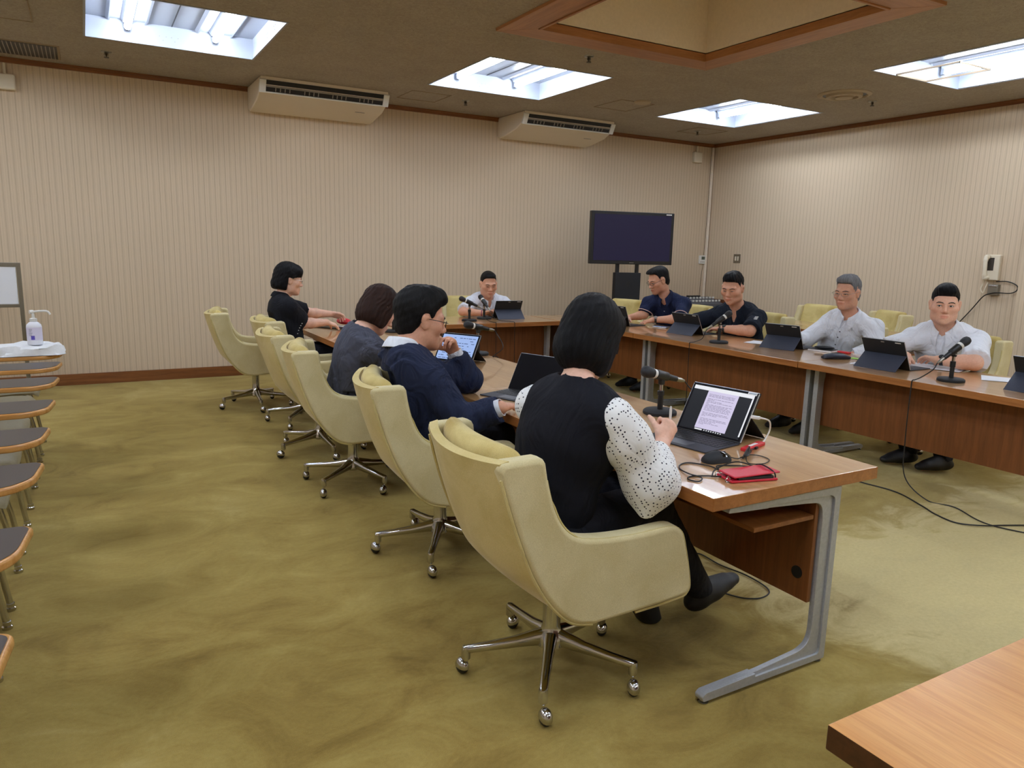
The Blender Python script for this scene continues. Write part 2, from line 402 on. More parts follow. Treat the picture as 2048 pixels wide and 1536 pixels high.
MB().lathe([(.199, .002), (.199, -.006), (.01, -.006)], 40).build('opening', M['black'], t)
MB().lathe([(.085, -.012), (.08, -.04), (.0005, -.044)], 30).build('centre_cone', bpy.data.materials['vent_beige'], t)
tag(MB().lathe([(.088, 0), (.088, -.012), (.08, -.02), (.001, -.022)], 30).build('smoke_detector_base', bpy.data.materials['vent_beige'], loc=(5.248, 6.51, H)), 'small round plain disc on the ceiling beside a hatch', 'ceiling disc')
for k, (a, lab) in enumerate([((3.02, 3.46, 7.45, 7.9), 'faint square ceiling hatch outline left of the second air conditioner'), ((5.0, 5.45, 6.55, 7.05), 'faint square ceiling hatch outline beside the round disc'),
        ((6.25, 6.7, 3.75, 4.3), 'faint square ceiling hatch outline near the coffer at right'), ((6.85, 7.35, 7.35, 7.75), 'faint square ceiling hatch outline in the far corner'), ((-.62, -.22, 6.3, 6.9), 'faint square ceiling hatch outline at the upper left corner')]):
    tag(hatch(k, *a), lab, 'ceiling hatch', 'ceiling hatches')
# air conditioners hung from the ceiling against the back wall
def make_ac():
    t = thing('air_conditioner', '', 'air conditioner')
    W, prof = 0.645, [(0, 0), (0, -.22), (-.06, -.245), (-.16, -.236), (-.45, -.185), (-.59, -.125), (-.635, -.075), (-.648, -.02), (-.648, 0)]
    # local: y=0 at the wall, -y into the room
    MB().prism(prof, 'x', -W, W, 0.012, 3).build('casing', M['acbody'], t)
    def onfront(s):  # point along sloped front, s from lower lip to upper lip
        a, b = Vector((0, -.602, -.128)), Vector((0, -.652, -.03))
        return a+(b-a)*s
    fr = MB(); a, b = onfront(0), onfront(1); n = Vector((0, -(b-a).z, (b-a).y)).normalized()
    if n.y > 0: n = -n
    def slab(mb, x0, x1, s0, s1, d0, d1):
        p, q = onfront(s0), onfront(s1); v = []
        for x in (x0, x1):
            for pt in (p, q):
                for d in (d0, d1): v.append((x, pt.y+n.y*d, pt.z+n.z*d))
        mb.add(v, [(0, 1, 3, 2), (4, 6, 7, 5), (0, 2, 6, 4), (1, 5, 7, 3), (0, 4, 5, 1), (2, 3, 7, 6)])
    m1 = MB(); slab(m1, -W+.055, W-.055, .02, .98, -.02, .004); m1.build('outlet', M['acdark'], t)
    m2 = MB(); slab(m2, -W+.06, W-.06, .42, .55, .004, .014); m2.build('louver_blade', M['acgrey'], t)
    m3 = MB()
    for g in range(4):
        for k in range(4): x = -.5+g*.28+k*.045; slab(m3, x, x+.008, .08, .38, .004, .01)
    m3.build('vane', M['acgrey'], t)
    for s_ in (-1, 1):
        m4 = MB(); slab(m4, s_*(W-.055) if s_ > 0 else -W-.006, W+.006 if s_ > 0 else -(W-.055), -.08, 1.02, -.012, .014); m4.build('end_cap', M['white'], t)
    m5 = MB(); slab(m5, -W, W, -.1, .0, -.01, .01); m5.build('lip', M['white'], t)
    MB().box((.36, -.425, -.196), (.46, -.405, -.1925), T=Matrix.Rotation(0, 4, 'X')).build('maker_mark', M['acgrey'], t)
    MB().box((-.55, -.6, -.003), (.55, -.02, .001)).build('mounting_plate', M['acgrey'], t)
    return t
ac = make_ac(); ac.location = (2.21, YB-.002, H-.001); ac['label'] = 'ivory ceiling air conditioner, the left and larger looking of the two'; ac['group'] = 'ceiling air conditioners'
o = copy_tree(ac); o.location = (5.14, YB-.002, H-.001); o['label'] = 'ivory ceiling air conditioner, the right one nearer the room corner'
# wall speakers / boxes with conduits
for x, z0, z1, lab in ((-.515, 2.71, 2.845, 'small off-white box on the back wall under the left vent'), (7.755, 2.71, 2.855, 'small off-white box on the back wall near the corner')):
    t = thing('junction_box', lab, 'wall box', (x, YB, z0), 0, 'wall boxes under the ceiling')
    MB().box((-.075, -.06, 0), (.075, 0, z1-z0), .012, 3).build('box_body', M['ivory'], t)
    MB().box((-.05, -.006, .01), (.05, -.0005, z1-z0-.01), .002).build('wall_mount', M['acgrey'], t)
    MB().tube([(0, -.02, z1-z0-.01), (0, -.02, H-.05-z0)], .013, 10).build('conduit', M['ivory'], t)
tag(MB().box((8.055, YB-.03, 0.0), (8.085, YB-.001, H-.047), .004).build('corner_conduit', M['coffer_wall']), 'vertical beige conduit running down the far corner', 'conduit')
w = [(8.03, YB-.02, H-.05), (8.035, YB-.02, 2.2), (8.022, YB-.02, 1.6), (8.02, YB-.02, 1.4)]
tag(MB().tube(smooth_path(w, 6), .0028, 6).tube(smooth_path([(8.02, YB-.02, 1.27), (8.0, YB-.018, 1.1), (7.985, YB-.018, .8)], 6), .0028, 6).build('wall_cable', plain('cable_grey', (70, 62, 52), .6)), 'thin cable running down to and below the thermostat', 'cable')
t = thing('thermostat', 'white air conditioner remote panel on the back wall by the corner', 'thermostat', (8.0, YB, 1.335))
MB().box((-.06, -.022, -.062), (.06, 0, .062), .006).build('panel_body', M['white'], t)
MB().box((-.02, -.0235, .0), (.045, -.02, .045), .002).build('display', plain('lcd', (86, 94, 84), .3), t)
b = MB()
for k in range(3): b.box((-.04+k*.03, -.0245, -.04), (-.022+k*.03, -.02, -.03), .001)
b.build('button', M['acgrey'], t)
t = thing('light_switch', 'steel double light switch plate on the right wall', 'light switch', (XR, 7.745, 1.365))
MB().box((-.008, -.062, -.062), (0, .062, .062), .003).build('plate', M['steel'], t)
for y in (-.022, .022): MB().box((-.014, y-.013, -.03), (-.006, y+.013, .03), .003).build('rocker', M['ivory'], t)
tag(MB().box((7.892, 3.66, 1.30), (7.9, 3.79, 1.46), .004).build('wall_plate', M['steel']), 'grey plate on the column at the right picture edge', 'wall plate')
# wall phone
t = thing('wall_phone', 'ivory wall telephone with handset on the right wall', 'telephone', (XR, 4.24, 1.35))
MB().box((-.05, -.075, -.13), (0, .075, .13), .012, 3).build('phone_base', M['ivory'], t)
MB().box((-.053, -.02, -.03), (-.048, .05, .1), .002).build('keypad', plain('phone_dark', (52, 46, 38), .5), t)
hs = [(-.075, .05, .10), (-.088, .045, .06), (-.092, .04, 0), (-.088, .04, -.06), (-.075, .04, -.1)]
MB().tube(smooth_path(hs, 5), [.024]*5+[.02]*11+[.024]*5, 10).sphere((-.066, .045, .105), (.03, .03, .026)).sphere((-.066, .035, -.105), (.032, .032, .028)).build('handset', M['ivory'], t)
MB().tube(smooth_path([(-.06, .045, -.13), (-.05, .06, -.17), (-.055, .075, -.22), (-.05, .05, -.26), (-.05, .03, -.2), (-.04, .02, -.15)], 6), .006, 8).build('coiled_cord', M['ivory'], t)
t = thing('phone_bracket', 'small grey metal box under the wall telephone', 'wall box', (XR, 4.2, 1.125))
MB().box((-.05, -.05, -.055), (0, .05, .055), .004).build('box_body', M['steel'], t)
MB().box((-.056, -.04, .03), (-.048, .04, .045), .002).build('bar', M['chrome'], t)
P = [(XR-.02, 4.19, 1.21), (XR-.02, 4.08, 1.215), (XR-.02, 3.99, 1.18), (XR-.02, 3.985, 1.13), (XR-.03, 4.04, 1.10), (XR-.066, 4.13, 1.10), (XR-.066, 4.20, 1.09), (XR-.06, 4.28, 1.05), (XR-.03, 4.4, .9), (XR-.03, 4.62, .60), (XR-.03, 4.8, .30), (XR-.04, 4.9, .012)]
tag(MB().tube(smooth_path(P, 8), .0055, 6).build('phone_cable', M['cable']), 'dark cable looping by the wall telephone and running down the wall', 'cable')
# whiteboard on a frame at the left
t = thing('whiteboard', 'whiteboard on a grey metal stand at the left picture edge', 'whiteboard', (-1.32, 7.75, 0))
MB().box((-.79, -.012, .83), (.79, .012, 1.68-.5), .003).build('board', plain('board_white', (226, 230, 238), .25), t)
fr = MB()
fr.box((-.81, -.018, 1.165), (.81, .018, 1.2), .004).box((-.81, -.018, .815), (.81, .018, .845), .004)
fr.build('frame_rail', M['steel'], t)
for x in (-.81, .81): MB().box((x-.016, -.02, .06), (x+.016, .02, 1.2), .004).build('post', M['steel'], t)
for x in (-.81, .81): MB().box((x-.018, -.26, .03), (x+.018, .26, .06), .005).sphere((x, -.24, .02), .02).sphere((x, .24, .02), .02).build('foot', M['steel'], t)
# ------------------------------------------------------------------ tables
T = 0.70
def two_tone(o, top_i=0, side_i=1):
    for p in o.data.polygons: p.material_index = top_i if p.normal.z > 0.7 else side_i
def fillet_poly(P, R, n=5):
    """round the corners of a 2-D polygon"""
    out = []; N = len(P)
    for i in range(N):
        p = Vector(P[i]); a = Vector(P[i-1]); b = Vector(P[(i+1) % N]); r = R[i] if isinstance(R, (list, tuple)) else R
        if r <= 0: out.append(tuple(p)); continue
        da, db = (a-p), (b-p); la, lb = da.length, db.length; da.normalize(); db.normalize()
        r = min(r, la*.48, lb*.48); s, e = p+da*r, p+db*r
        for k in range(n+1):
            t = k/n; out.append(tuple(s*(1-t)**2+p*2*t*(1-t)+e*t*t))
    return out
def make_table(top='top', edge='edge', L=0.898):
    t = thing('conference_table', '', 'table')
    o = MB().box((-.39, -L, .657), (.39, L, .70), .003).build('tabletop', [M[top], M[edge]], t); two_tone(o)
    MB().box((.126, -L+.035, .235), (.144, L-.035, .645), .002).build('modesty_panel', M['panel'], t)
    MB().box((-.165, -L+.035, .54), (.12, L-.035, .556), .003).build('under_shelf', M['panel_y'], t)
    for s in (-1, 1):
        y = s*(L-.034)
        web = [(-.30, .634), (-.136, .622), (.06, .607), (.125, .6), (.146, .58), (.152, .54), (.153, .3), (.153, .12), (.14, .085), (.1, .066), (-.1, .05), (-.34, .04), (-.352, .03), (-.35, .014), (.2, .014), (.215, .03), (.215, .64), (.2, .648), (-.3, .648)]
        leg = MB().prism(fillet_poly(web, [.004, 0, 0, .03, .02, .03, 0, .03, .03, .03, 0, .006, .006, .006, .01, .01, .01, .01, .006], 3), 'y', y-.010, y+.010, .003)
        rim = [(-.305, .634), (-.3, .650), (.226, .650), (.226, .012), (-.35, .012), (-.356, .03), (-.34, .041), (-.12, .047), (-.12, .036), (.19, .036), (.198, .05), (.198, .61), (.18, .622), (-.13, .632), (-.13, .624)]
        leg.prism(fillet_poly(rim, [.006, .004, .008, .008, .006, .008, .004, .003, .002, .012, .012, .014, .014, 0, 0], 3), 'y', y-.018, y+.018, .003)
        leg.build('leg', M['alu'], t)
        for x in (-.335, .205):
            MB().lathe([(.001, 0), (.017, 0), (.018, .004), (.01, .007), (.008, .016), (.001, .016)], 14, Matrix.Translation((x, y, 0))).build('leg_glide', M['chrome'], t)
        for x in (-.24, .17):
            MB().lathe([(.005, .648), (.005, .658)], 8, Matrix.Translation((x, y, 0))).build('standoff_pin', M['chrome'], t)
    MB().lathe([(.022, .0), (.022, .003), (.001, .003)], 18, Matrix.Translation((.126, -L+.085, .33)) @ Matrix.Rotation(-PI/2, 4, 'Y')).build('grommet', M['black'], t)
    return t
M['panel_y'] = mat_wood('shelf_wood', (124, 74, 32), (150, 94, 46), 'Y', 0.4)
tp = make_table()
TG = 'wood veneer conference tables on metal legs'
spots = [((1.961, 2.418, 0), 0, 'wooden table nearest the camera, under the open laptop showing a document'), ((1.961, 4.218, 0), 0, 'wooden table of the left row where the grey suited woman sits'),
    ((1.961, 6.018, 0), 0, 'farthest wooden table of the left row where the woman in black polo reaches'),
    ((3.319, 6.768, 0), -PI/2, 'wooden table across the back, in front of the man in white polo shirt'),
    ((4.626, 6.116, 0), PI, 'farthest wooden table of the right row, in front of the man typing in navy polo'), ((4.626, 4.316, 0), PI, 'middle wooden table of the right row, under the desk microphone and two tablets'),
    ((4.626, 2.516, 0), PI, 'right table in front of the young man in white shirt'), ((6.60, 4.9, 0), PI, 'wooden table of the second row behind the grey haired man')]
for i, (loc, rz, lab) in enumerate(spots):
    o = tp if i == 0 else copy_tree(tp); o.location = loc; o.rotation_euler = (0, 0, rz); o['label'] = lab; o['group'] = TG
near = make_table('lectern', 'darkwood'); near.location = (1.85, .26, 0); near.rotation_euler = (0, 0, PI/2)
near['label'] = 'orange wooden table with dark edge in the bottom right picture corner'; near['group'] = TG

# ------------------------------------------------------------------ swivel armchairs
def make_chair():
    t = thing('swivel_armchair', '', 'chair')
    seam = smooth_path([(-.345, .838, 0), (-.318, .73, 0), (-.28, .61, 0), (-.235, .50, 0), (-.175, .405, 0), (-.105, .338, 0), (-.03, .318, 0)], 5)
    seam = [(p.x, p.y) for p in seam]
    front = [(-.20, .846), (-.192, .78), (-.172, .70), (-.142, .640), (-.095, .603), (-.02, .588), (.10, .585), (.225, .592), (.27, .575), (.292, .53), (.322, .40), (.316, .362), (.28, .348), (.12, .332)]
    fr = smooth_path([(x, z, 0) for x, z in front], 4); fr = [(p.x, p.y) for p in fr]
    out = [(-.318, .843), (-.333, .841), (-.343, .832), (-.345, .815)]+seam[4:]+list(reversed(fr[4:]))+[(-.195, .80), (-.199, .828), (-.206, .840), (-.222, .846)]
    def flare(x, z):   # half width of the shell: a little narrower towards the top of the back
        return 0.302-0.02*max(0, (z-.6)/.25)+0.012*max(0, min(1, (x+.1)/.3))
    for s in (1, -1):
        mb = MB().prism([(x, z) for x, z in out], 'y', -.034, .034, .017, 4)
        for i, p in enumerate(mb.v): mb.v[i] = (p[0], s*(flare(p[0], p[2])-.034)+p[1], p[2])
        sp = mb.build('side_panel', M['velvet'], t, ang=50)
        # welt along the outer upper edge
        rim = [(x, z) for x, z in fr[4:]]
        w = MB().tube([(x-.004*(1 if z > .7 else 0), s*(flare(x, z)-.012), z-.005*(1 if x > -.1 else .2)) for x, z in rim], .0045, 6)
        w.build('welt', M['piping'], sp)
    # back shell between the side panels, bulging backwards, running on under the seat
    prof = [(x, z) for x, z in seam]+[(.08, .338), (.2, .352), (.29, .368)]
    n = 16; outer, inner = [], []
    for i, (x, z) in enumerate(prof):
        k = min(i+1, len(prof)-1); j = max(i-1, 0); tx, tz = prof[k][0]-prof[j][0], prof[k][1]-prof[j][1]; L = math.hypot(tx, tz); nx, nz = tz/L, -tx/L
        bul = 0.055*max(0.0, min(1, (z-.30)/.2)) if i < len(seam) else 0.0
        ro, ri = [], []
        for q in range(n+1):
            v = -1+2*q/n; hw = flare(x, z)-.014; b = bul*(1-v*v)-.004
            ro.append((x+nx*b, v*hw, z+nz*b)); ri.append((x+nx*(b-.03), v*hw, z+nz*(b-.03)))
        outer.append(ro+list(reversed(ri)))
    mb = MB().rings(outer)
    mb.build('back_shell', M['velvet_back'], t, ang=55)
    # welts down both rear seams
    for s in (1, -1):
        MB().tube([(x-.003, s*(flare(x, z)-.01), z) for x, z in seam[2:]], .005, 6).build('welt', M['piping'], t)
    # cushions
    def cushion(path, hw, th, name, mat, nexp=5.0):
        P = smooth_path([(x, z, 0) for x, z in path], 10); rings = []; N = len(P); D = [0.0]
        for i in range(1, N): D.append(D[-1]+(P[i]-P[i-1]).length)
        for i, p in enumerate(P):
            a = P[min(i+1, N-1)]-P[max(i-1, 0)]; a.normalize(); nx, nz = -a.y, a.x
            e = min(1.0, min(D[i], D[-1]-D[i])/(th*1.0)); e = math.sqrt(max(0.02, 1-(1-e)**2)); ring = []
            for q in range(48):
                an = 2*PI*q/48; c, s = math.cos(an), math.sin(an)
                r = (abs(c)**nexp+abs(s)**nexp)**(-1/nexp)
                v = hw*(0.86+0.14*e)*c*r; w = th*e*s*r*(1-.12*(v/hw)**2)
                bow = -.04*(1-(v/hw)**2)*min(1, max(0, (p.y-.45)/.2))
                ring.append((p.x+nx*w+bow, v, p.y+nz*w))
            rings.append(ring)
        return MB().rings(rings).build(name, mat, t, ang=60)
    cushion([(-.12, .43), (-.178, .53), (-.222, .64), (-.252, .74), (-.268, .81), (-.282, .866)], .232, .046, 'back_cushion', M['velvet_dark'])
    cushion([(-.17, .405), (.0, .415), (.15, .418), (.31, .415)], .236, .055, 'seat_cushion', M['velvet'])
    # pedestal
    MB().lathe([(.001, .325), (.075, .325), (.075, .305), (.034, .298), (.030, .28), (.030, .17), (.036, .15), (.048, .13), (.05, .1), (.03, .088), (.001, .088)], 24).build('column', M['chrome'], t)
    for k in range(5):
        a = 2*PI*k/5; ca, sa = math.cos(a), math.sin(a); R = []
        for d, z, hw, hh in ((.03, .125, .024, .03), (.06, .122, .022, .026), (.12, .113, .018, .019), (.22, .104, .0155, .0145), (.285, .099, .0145, .0135), (.302, .097, .011, .011)):
            ring = []
            for q in range(14):
                an = 2*PI*q/14; c, s = math.cos(an), math.sin(an); rr = (abs(c)**2.6+abs(s)**2.6)**(-1/2.6)
                ring.append((d*ca-hw*c*rr*sa, d*sa+hw*c*rr*ca, z+hh*s*rr))
            R.append(ring)
        lg = MB().rings(R).lathe([(.001, .108), (.013, .108), (.0155, .1), (.0155, .066), (.001, .066)], 14, Matrix.Translation((.29*ca, .29*sa, 0))).build('base_leg', M['chrome'], t)
        b = a+(1.0 if k % 2 else -2.2)*.5
        ox, oy = .29*ca+.022*math.cos(b), .29*sa+.022*math.sin(b)
        TT = Matrix.Translation((ox, oy, .0285)) @ Matrix.Rotation(b, 4, 'Z')
        cs = MB().tube([(.29*ca, .29*sa, .07), (.29*ca, .29*sa, .058)], .009, 10).build('caster', M['chrome'], t)
        hood = MB(); rg = []
        for i in range(9):
            th = PI*i/8; rg.append([(.0295*math.cos(p)*math.sin(th), .0215*math.cos(th), .0295*math.sin(p)*math.sin(th)) for p in [(-.35+(PI+.5)*q/10) for q in range(11)]])
        hood.rings(rg, close=False, cap=False, T=TT)
        hood.build('caster_hood', M['chrome'], cs)
        MB().sphere((0, 0, 0), (.0275, .0200, .0275), 18, 12, T=TT).build('caster_wheel', M['rubber'], cs)
    return t
cp = make_chair()
CG = 'yellow green velvet swivel armchairs'
chairs = [((1.29, 1.94), -3, 158+3, 'velvet swivel armchair closest to the camera, under the woman in black vest'), ((1.373, 3.046), -13, 166, 'velvet swivel armchair of the man in navy suit jacket'),
    ((1.32, 4.20), -12, 146, 'velvet swivel armchair of the woman in grey jacket'), ((1.334, 4.998), -3, 201, 'empty velvet swivel armchair just behind the grey jacket woman\'s chair'),
    ((1.465, 5.90), 0, 160, 'velvet swivel armchair that hides the waist of the woman in black polo'), ((1.229, 6.669), -8, 195, 'velvet swivel armchair with a handbag on its seat'),
    ((3.80, 7.62), -96, 30, 'velvet swivel armchair of the man in white polo at the back table'),
    ((5.30, 6.90), 196, 10, 'empty velvet swivel armchair left of the typing man in navy polo'), ((5.52, 6.05), 180, 0, 'velvet swivel armchair of the typing man in navy polo'),
    ((5.52, 5.08), 180, 40, 'velvet swivel armchair of the man in black polo'), ((5.52, 4.12), 180, 20, 'velvet swivel armchair of the grey haired man in white shirt'),
    ((5.52, 3.13), 182, 50, 'velvet swivel armchair of the young man in white shirt'), ((7.17, 5.75), 180, 0, 'velvet swivel armchair by the right wall, seen left of the grey haired man'),
    ((7.2, 4.98), 158, 0, 'velvet swivel armchair by the right wall, turned, seen right of the grey haired man')]
for i, ((x, y), th, ph, lab) in enumerate(chairs):
    o = cp if i == 0 else copy_tree(cp)
    o.location = (x, y, 0); o.rotation_euler = (0, 0, math.radians(th)); o['label'] = lab; o['group'] = CG
    # turn the star base without turning the seat
    for c in o.children:
        if c.name.split('.')[0] in ('base_leg', 'caster'):
            c.rotation_euler = (0, 0, math.radians(ph-th))

# ------------------------------------------------------------------ tablet-arm chairs at the left
M['tablet_top'] = plain('tablet_laminate', (70, 62, 58), .38)
M['tablet_edge'] = mat_wood('tablet_edge', (176, 122, 62), (200, 150, 88), 'X', .25)
M['seatgrey'] = grainy('seat_vinyl_grey', (150, 142, 116), .55, .06, 80, .08)
def make_tabletchair():
    t = thing('tablet_arm_chair', '', 'chair')
    # local: faces +x ; right hand side is -y
    pts = fillet_poly([(.372, .14), (.392, .12), (.372, -.07), (.30, -.15), (-.2, -.15), (-.25, -.1), (-.24, .06), (-.1, .14)], [.015, .015, .05, .05, .06, .05, .06, .08], 5)
    b = MB().prism(pts, 'z', .655, .68, .008, 3).build('writing_tablet', M['tablet_edge'], t)
    MB().prism([(x*.972+.002, y*.93) for x, y in pts], 'z', .679, .6815).build('laminate_top', M['tablet_top'], b)
    MB().tube(smooth_path([(.0, -.02, .655), (-.02, -.04, .62), (-.06, -.06, .5), (-.09, -.07, .40), (-.1, -.02, .36)], 5), .016, 10).build('tablet_arm', M['black'], t)
    sy = .19
    R = []
    for x, z, hw in ((-.33, .40, .16), (-.28, .412, .205), (-.1, .418, .215), (.1, .428, .215), (.2, .425, .19), (.225, .405, .15)):
        R.append([(x, sy+hw*math.cos(2*PI*q/24)*(abs(math.cos(2*PI*q/24))**2+abs(math.sin(2*PI*q/24))**2)**-.5*(1.0), z+.026*math.copysign(abs(math.sin(2*PI*q/24))**.6, math.sin(2*PI*q/24))) for q in range(24)])
    st = MB().rings(R).build('seat', M['seatgrey'], t, ang=60)
    MB().prism(fillet_poly([(-.19, .40), (.19, .40), (.17, .86), (-.17, .86)], .06, 4), 'x', -.42, -.395, .01, 2, T=Matrix.Translation((0, sy, .0))).build('backrest', M['seatgrey'], t)
    for y in (sy-.19, sy+.19):
        MB().tube([(.15, y, .40), (.19, y, .2), (.215, y, .02)], .0115, 10).build('front_leg', M['chrome'], t)
        MB().tube(smooth_path([(-.38, y, .85), (-.4, y, .5), (-.36, y, .36), (-.40, y, .02)], 4), .0115, 10).build('back_leg', M['chrome'], t)
        for x in (.215, -.40):
            MB().lathe([(.001, 0), (.017, 0), (.018, .012), (.014, .016), (.014, .03), (.001, .03)], 14, Matrix.Translation((x, y, 0))).build('foot_cap', M['chrome'], t)
    MB().tube([(.15, sy-.19, .40), (.15, sy+.19, .40)], .0105, 8).build('seat_rail', M['chrome'], t)
    MB().tube([(-.38, sy-.19, .41), (.15, sy-.19, .40)], .0105, 8).build('side_rail', M['black'], t)
    MB().tube([(-.38, sy+.19, .41), (.15, sy+.19, .40)], .0105, 8).build('side_rail', M['black'], t)
    return t
tc = make_tabletchair()
names = ['tablet chair nearest the camera at the left picture edge', 'second tablet chair from the camera at the left edge', 'third tablet chair from the camera at the left edge', 'fourth tablet chair from the camera at the left edge', 'fifth tablet chair from the camera at the left edge',
         'sixth tablet chair from the camera at the left edge', 'seventh tablet chair from the camera, in front of the white covered one', 'farthest tablet chair, under the white cloth and pump bottle']
for i, y in enumerate([1.45, 2.06, 2.70, 3.24, 3.83, 4.49, 5.07, 5.62]):
    o = tc if i == 0 else copy_tree(tc); o.location = (-.555, y, 0); o['label'] = names[i]; o['group'] = 'chairs with dark writing tablets'

# ------------------------------------------------------------------ screen, rack
t = thing('display_stand', 'large flat screen display on a black floor stand near the far corner', 'display', (6.03, 7.56, 0), math.radians(-14))
MB().box((-.565, -.04, 1.265), (.565, .035, 1.915), .008, 3).build('bezel', M['black'], t)
MB().box((-.525, -.0425, 1.31), (.525, -.039, 1.878)).build('screen', screen_mat('screen_navy', (.030, .024, .075), .38), t)
MB().box((.45, -.0425, 1.888), (.525, -.039, 1.9)).build('label_sticker', M['white'], t)
MB().box((-.03, -.0425, 1.282), (.03, -.039, 1.288)).build('maker_mark', M['acgrey'], t)
for x in (-.165, .105): MB().box((x-.02, .0, .3), (x+.02, .045, 1.7), .004).build('upright', M['black'], t)
MB().box((-.205, -.03, .1), (.145, .06, 1.16), .006).build('stand_panel', M['blacksoft'], t)
for z in (.38, .7, 1.02): MB().lathe([(.03, 0), (.03, .003), (.001, .003)], 20, Matrix.Translation((-.03, -.03, z)) @ Matrix.Rotation(PI/2, 4, 'X')).build('port_hole', M['rubber'], t)
MB().box((-.4, -.3, .05), (.4, .3, .1), .01).build('stand_base', M['black'], t)
for x in (-.36, .36):
    for y in (-.26, .26): MB().sphere((x, y, .026), .026).build('caster', M['rubber'], t)
t = thing('equipment_rack', 'brown wooden equipment cabinet in the far corner', 'cabinet', (7.33, 7.72, 0))
for lo, hi, nm in (((-.37, -.25, 0), (-.345, .25, .80), 'side_panel'), ((.345, -.25, 0), (.37, .25, .80), 'side_panel'), ((-.345, -.25, .02), (.345, .25, .045), 'shelf'), ((-.345, -.25, .62), (.345, .25, .645), 'shelf'), ((-.345, .235, .045), (.345, .25, .79), 'back_panel')):
    MB().box(lo, hi, .002).build(nm, M['rackwood'], t)
t = thing('audio_mixer', 'grey audio mixer standing in the wooden equipment cabinet', 'mixer', (7.33, 7.66, .646))
MB().prism([(-.16, 0), (-.16, .10), (.14, .18), (.14, 0)], 'x', -.33, .33, .006).build('mixer_body', plain('mixer_grey', (78, 80, 86), .5), t)
kb = plain('fader_white', (210, 210, 205), .5)
for r_ in range(2):
    for k in range(11):
        x = -.3+k*.06; y = -.1+r_*.12; MB().box((x-.012, y-.012, .112+(y+.16)*.27), (x+.012, y+.012, .124+(y+.16)*.27+.012), .003).build('fader_knob', kb, t)
MB().box((-.1, .08, .17), (.12, .13, .20), .004).build('meter_bridge', M['black'], t)
# ------------------------------------------------------------------ microphones
def make_mic(tilt, top=.135, label='', loc=(0, 0, 0), rz=0.0, lift=0.0):
    """local +x is the way the head points"""
    t = thing('desk_microphone', label, 'microphone', loc, rz, 'desk microphones on round black bases')
    MB().lathe([(.001, 0), (.074, 0), (.076, .004), (.075, .014), (.068, .020), (.02, .0215), (.001, .0215)], 36).build('base', M['blacksoft'], t)
    MB().lathe([(.001, .02), (.0125, .02), (.0125, .085), (.0155, .087), (.0155, top-.03), (.012, top-.028), (.001, top-.028)], 18).build('pole', M['black'], t)
    MB().lathe([(.009, top-.03), (.009, top+.004), (.001, top+.004)], 14).build('inner_rod', M['chrome'], t)
    R = Matrix.Translation((0, 0, top+.04)) @ Matrix.Rotation(-math.radians(tilt), 4, 'Y')
    cl = MB().box((-.012, -.012, top-.002), (.012, .012, top+.028), .005)
    MB().tube([(-.035, 0, 0), (-.03, 0, 0), (.032, 0, 0), (.036, 0, 0)], [.016, .0205, .0225, .018], 16, T=R).build('mic_clip', M['black'], cl.build('clip_joint', M['black'], t))
    MB().lathe([(.006, 0), (.006, .003), (.001, .004)], 12, Matrix.Translation((0, -.0125, top+.012)) @ Matrix.Rotation(PI/2, 4, 'X')).build('clip_screw', M['chrome'], t)
    ax = R @ Matrix.Rotation(PI/2, 4, 'Y')
    MB().lathe([(.001, -.085), (.0125, -.085), (.0135, -.06), (.0185, .035), (.021, .052), (.0225, .058)], 20, ax).build('mic_body', M['black'], t)
    MB().lathe([(.0195, .036), (.0205, .038), (.0215, .05), (.0205, .051)], 20, ax).build('white_band', M['white'], t)
    MB().lathe([(.0215, .057), (.0245, .066), (.0265, .08), (.0262, .082)], 20, ax).lathe([(.0262, .079), (.0266, .092), (.022, .106), (.012, .114), (.001, .116)], 20, ax).build('mic_grille', M['grille'], t)
    MB().lathe([(.001, -.135), (.006, -.133), (.0085, -.12), (.0105, -.112), (.0105, -.085), (.001, -.085)], 16, ax).build('plug', M['steel'], t)
    return t, (Matrix.Translation(loc) @ Matrix.Rotation(rz, 4, 'Z')) @ (ax @ Vector((0, 0, -.135)))
M['grille'] = grainy('mic_grille', (44, 44, 46), .45, .5, 700, .4, .5)
def cable(pts, r, label, name='microphone_cable', n=8, mat='cable'):
    return tag(MB().tube(smooth_path(pts, n), r, 7).build(name, M[mat]), label, 'cable')
TZ = .70
m4, e4 = make_mic(14, .135, 'desk microphone beside the open laptop on the nearest table', (2.207, 2.50, TZ), PI-.05)
cable([e4, (e4.x+.03, e4.y, e4.z-.03), (e4.x+.05, 2.47, .78), (2.315, 2.455, .716), (2.335, 2.45, .708), (2.350, 2.448, .7075), (2.359, 2.447, .70), (2.361, 2.445, .66), (2.372, 2.45, .3), (2.40, 2.50, .012), (2.455, 2.435, .006), (2.449, 2.299, .006), (2.472, 2.169, .006), (2.461, 2.046, .006), (2.418, 1.988, .006), (2.331, 1.982, .006), (2.26, 2.06, .006), (2.2, 2.3, .006)], .0032, 'black cable looping on the carpet under the nearest table')
m3, e3 = make_mic(12, .15, 'desk microphone in front of the man in navy suit jacket', (2.29, 4.47, TZ), PI+.1)
cable([e3, (e3.x+.025, e3.y, e3.z-.03), (e3.x-.0, e3.y-.13, .76), (2.33, e3.y-.16, .708), (2.348, e3.y-.165, .7055), (2.3585, e3.y-.17, .70), (2.361, e3.y-.18, .66), (2.372, e3.y-.2, .3), (2.4, e3.y-.25, .01), (2.5, e3.y-.6, .006)], .003, 'thin cable from the microphone facing the man in navy jacket')
m2, e2 = make_mic(14, .135, 'desk microphone half hidden behind the head of the navy jacket man', (2.235, 5.94, TZ), PI)
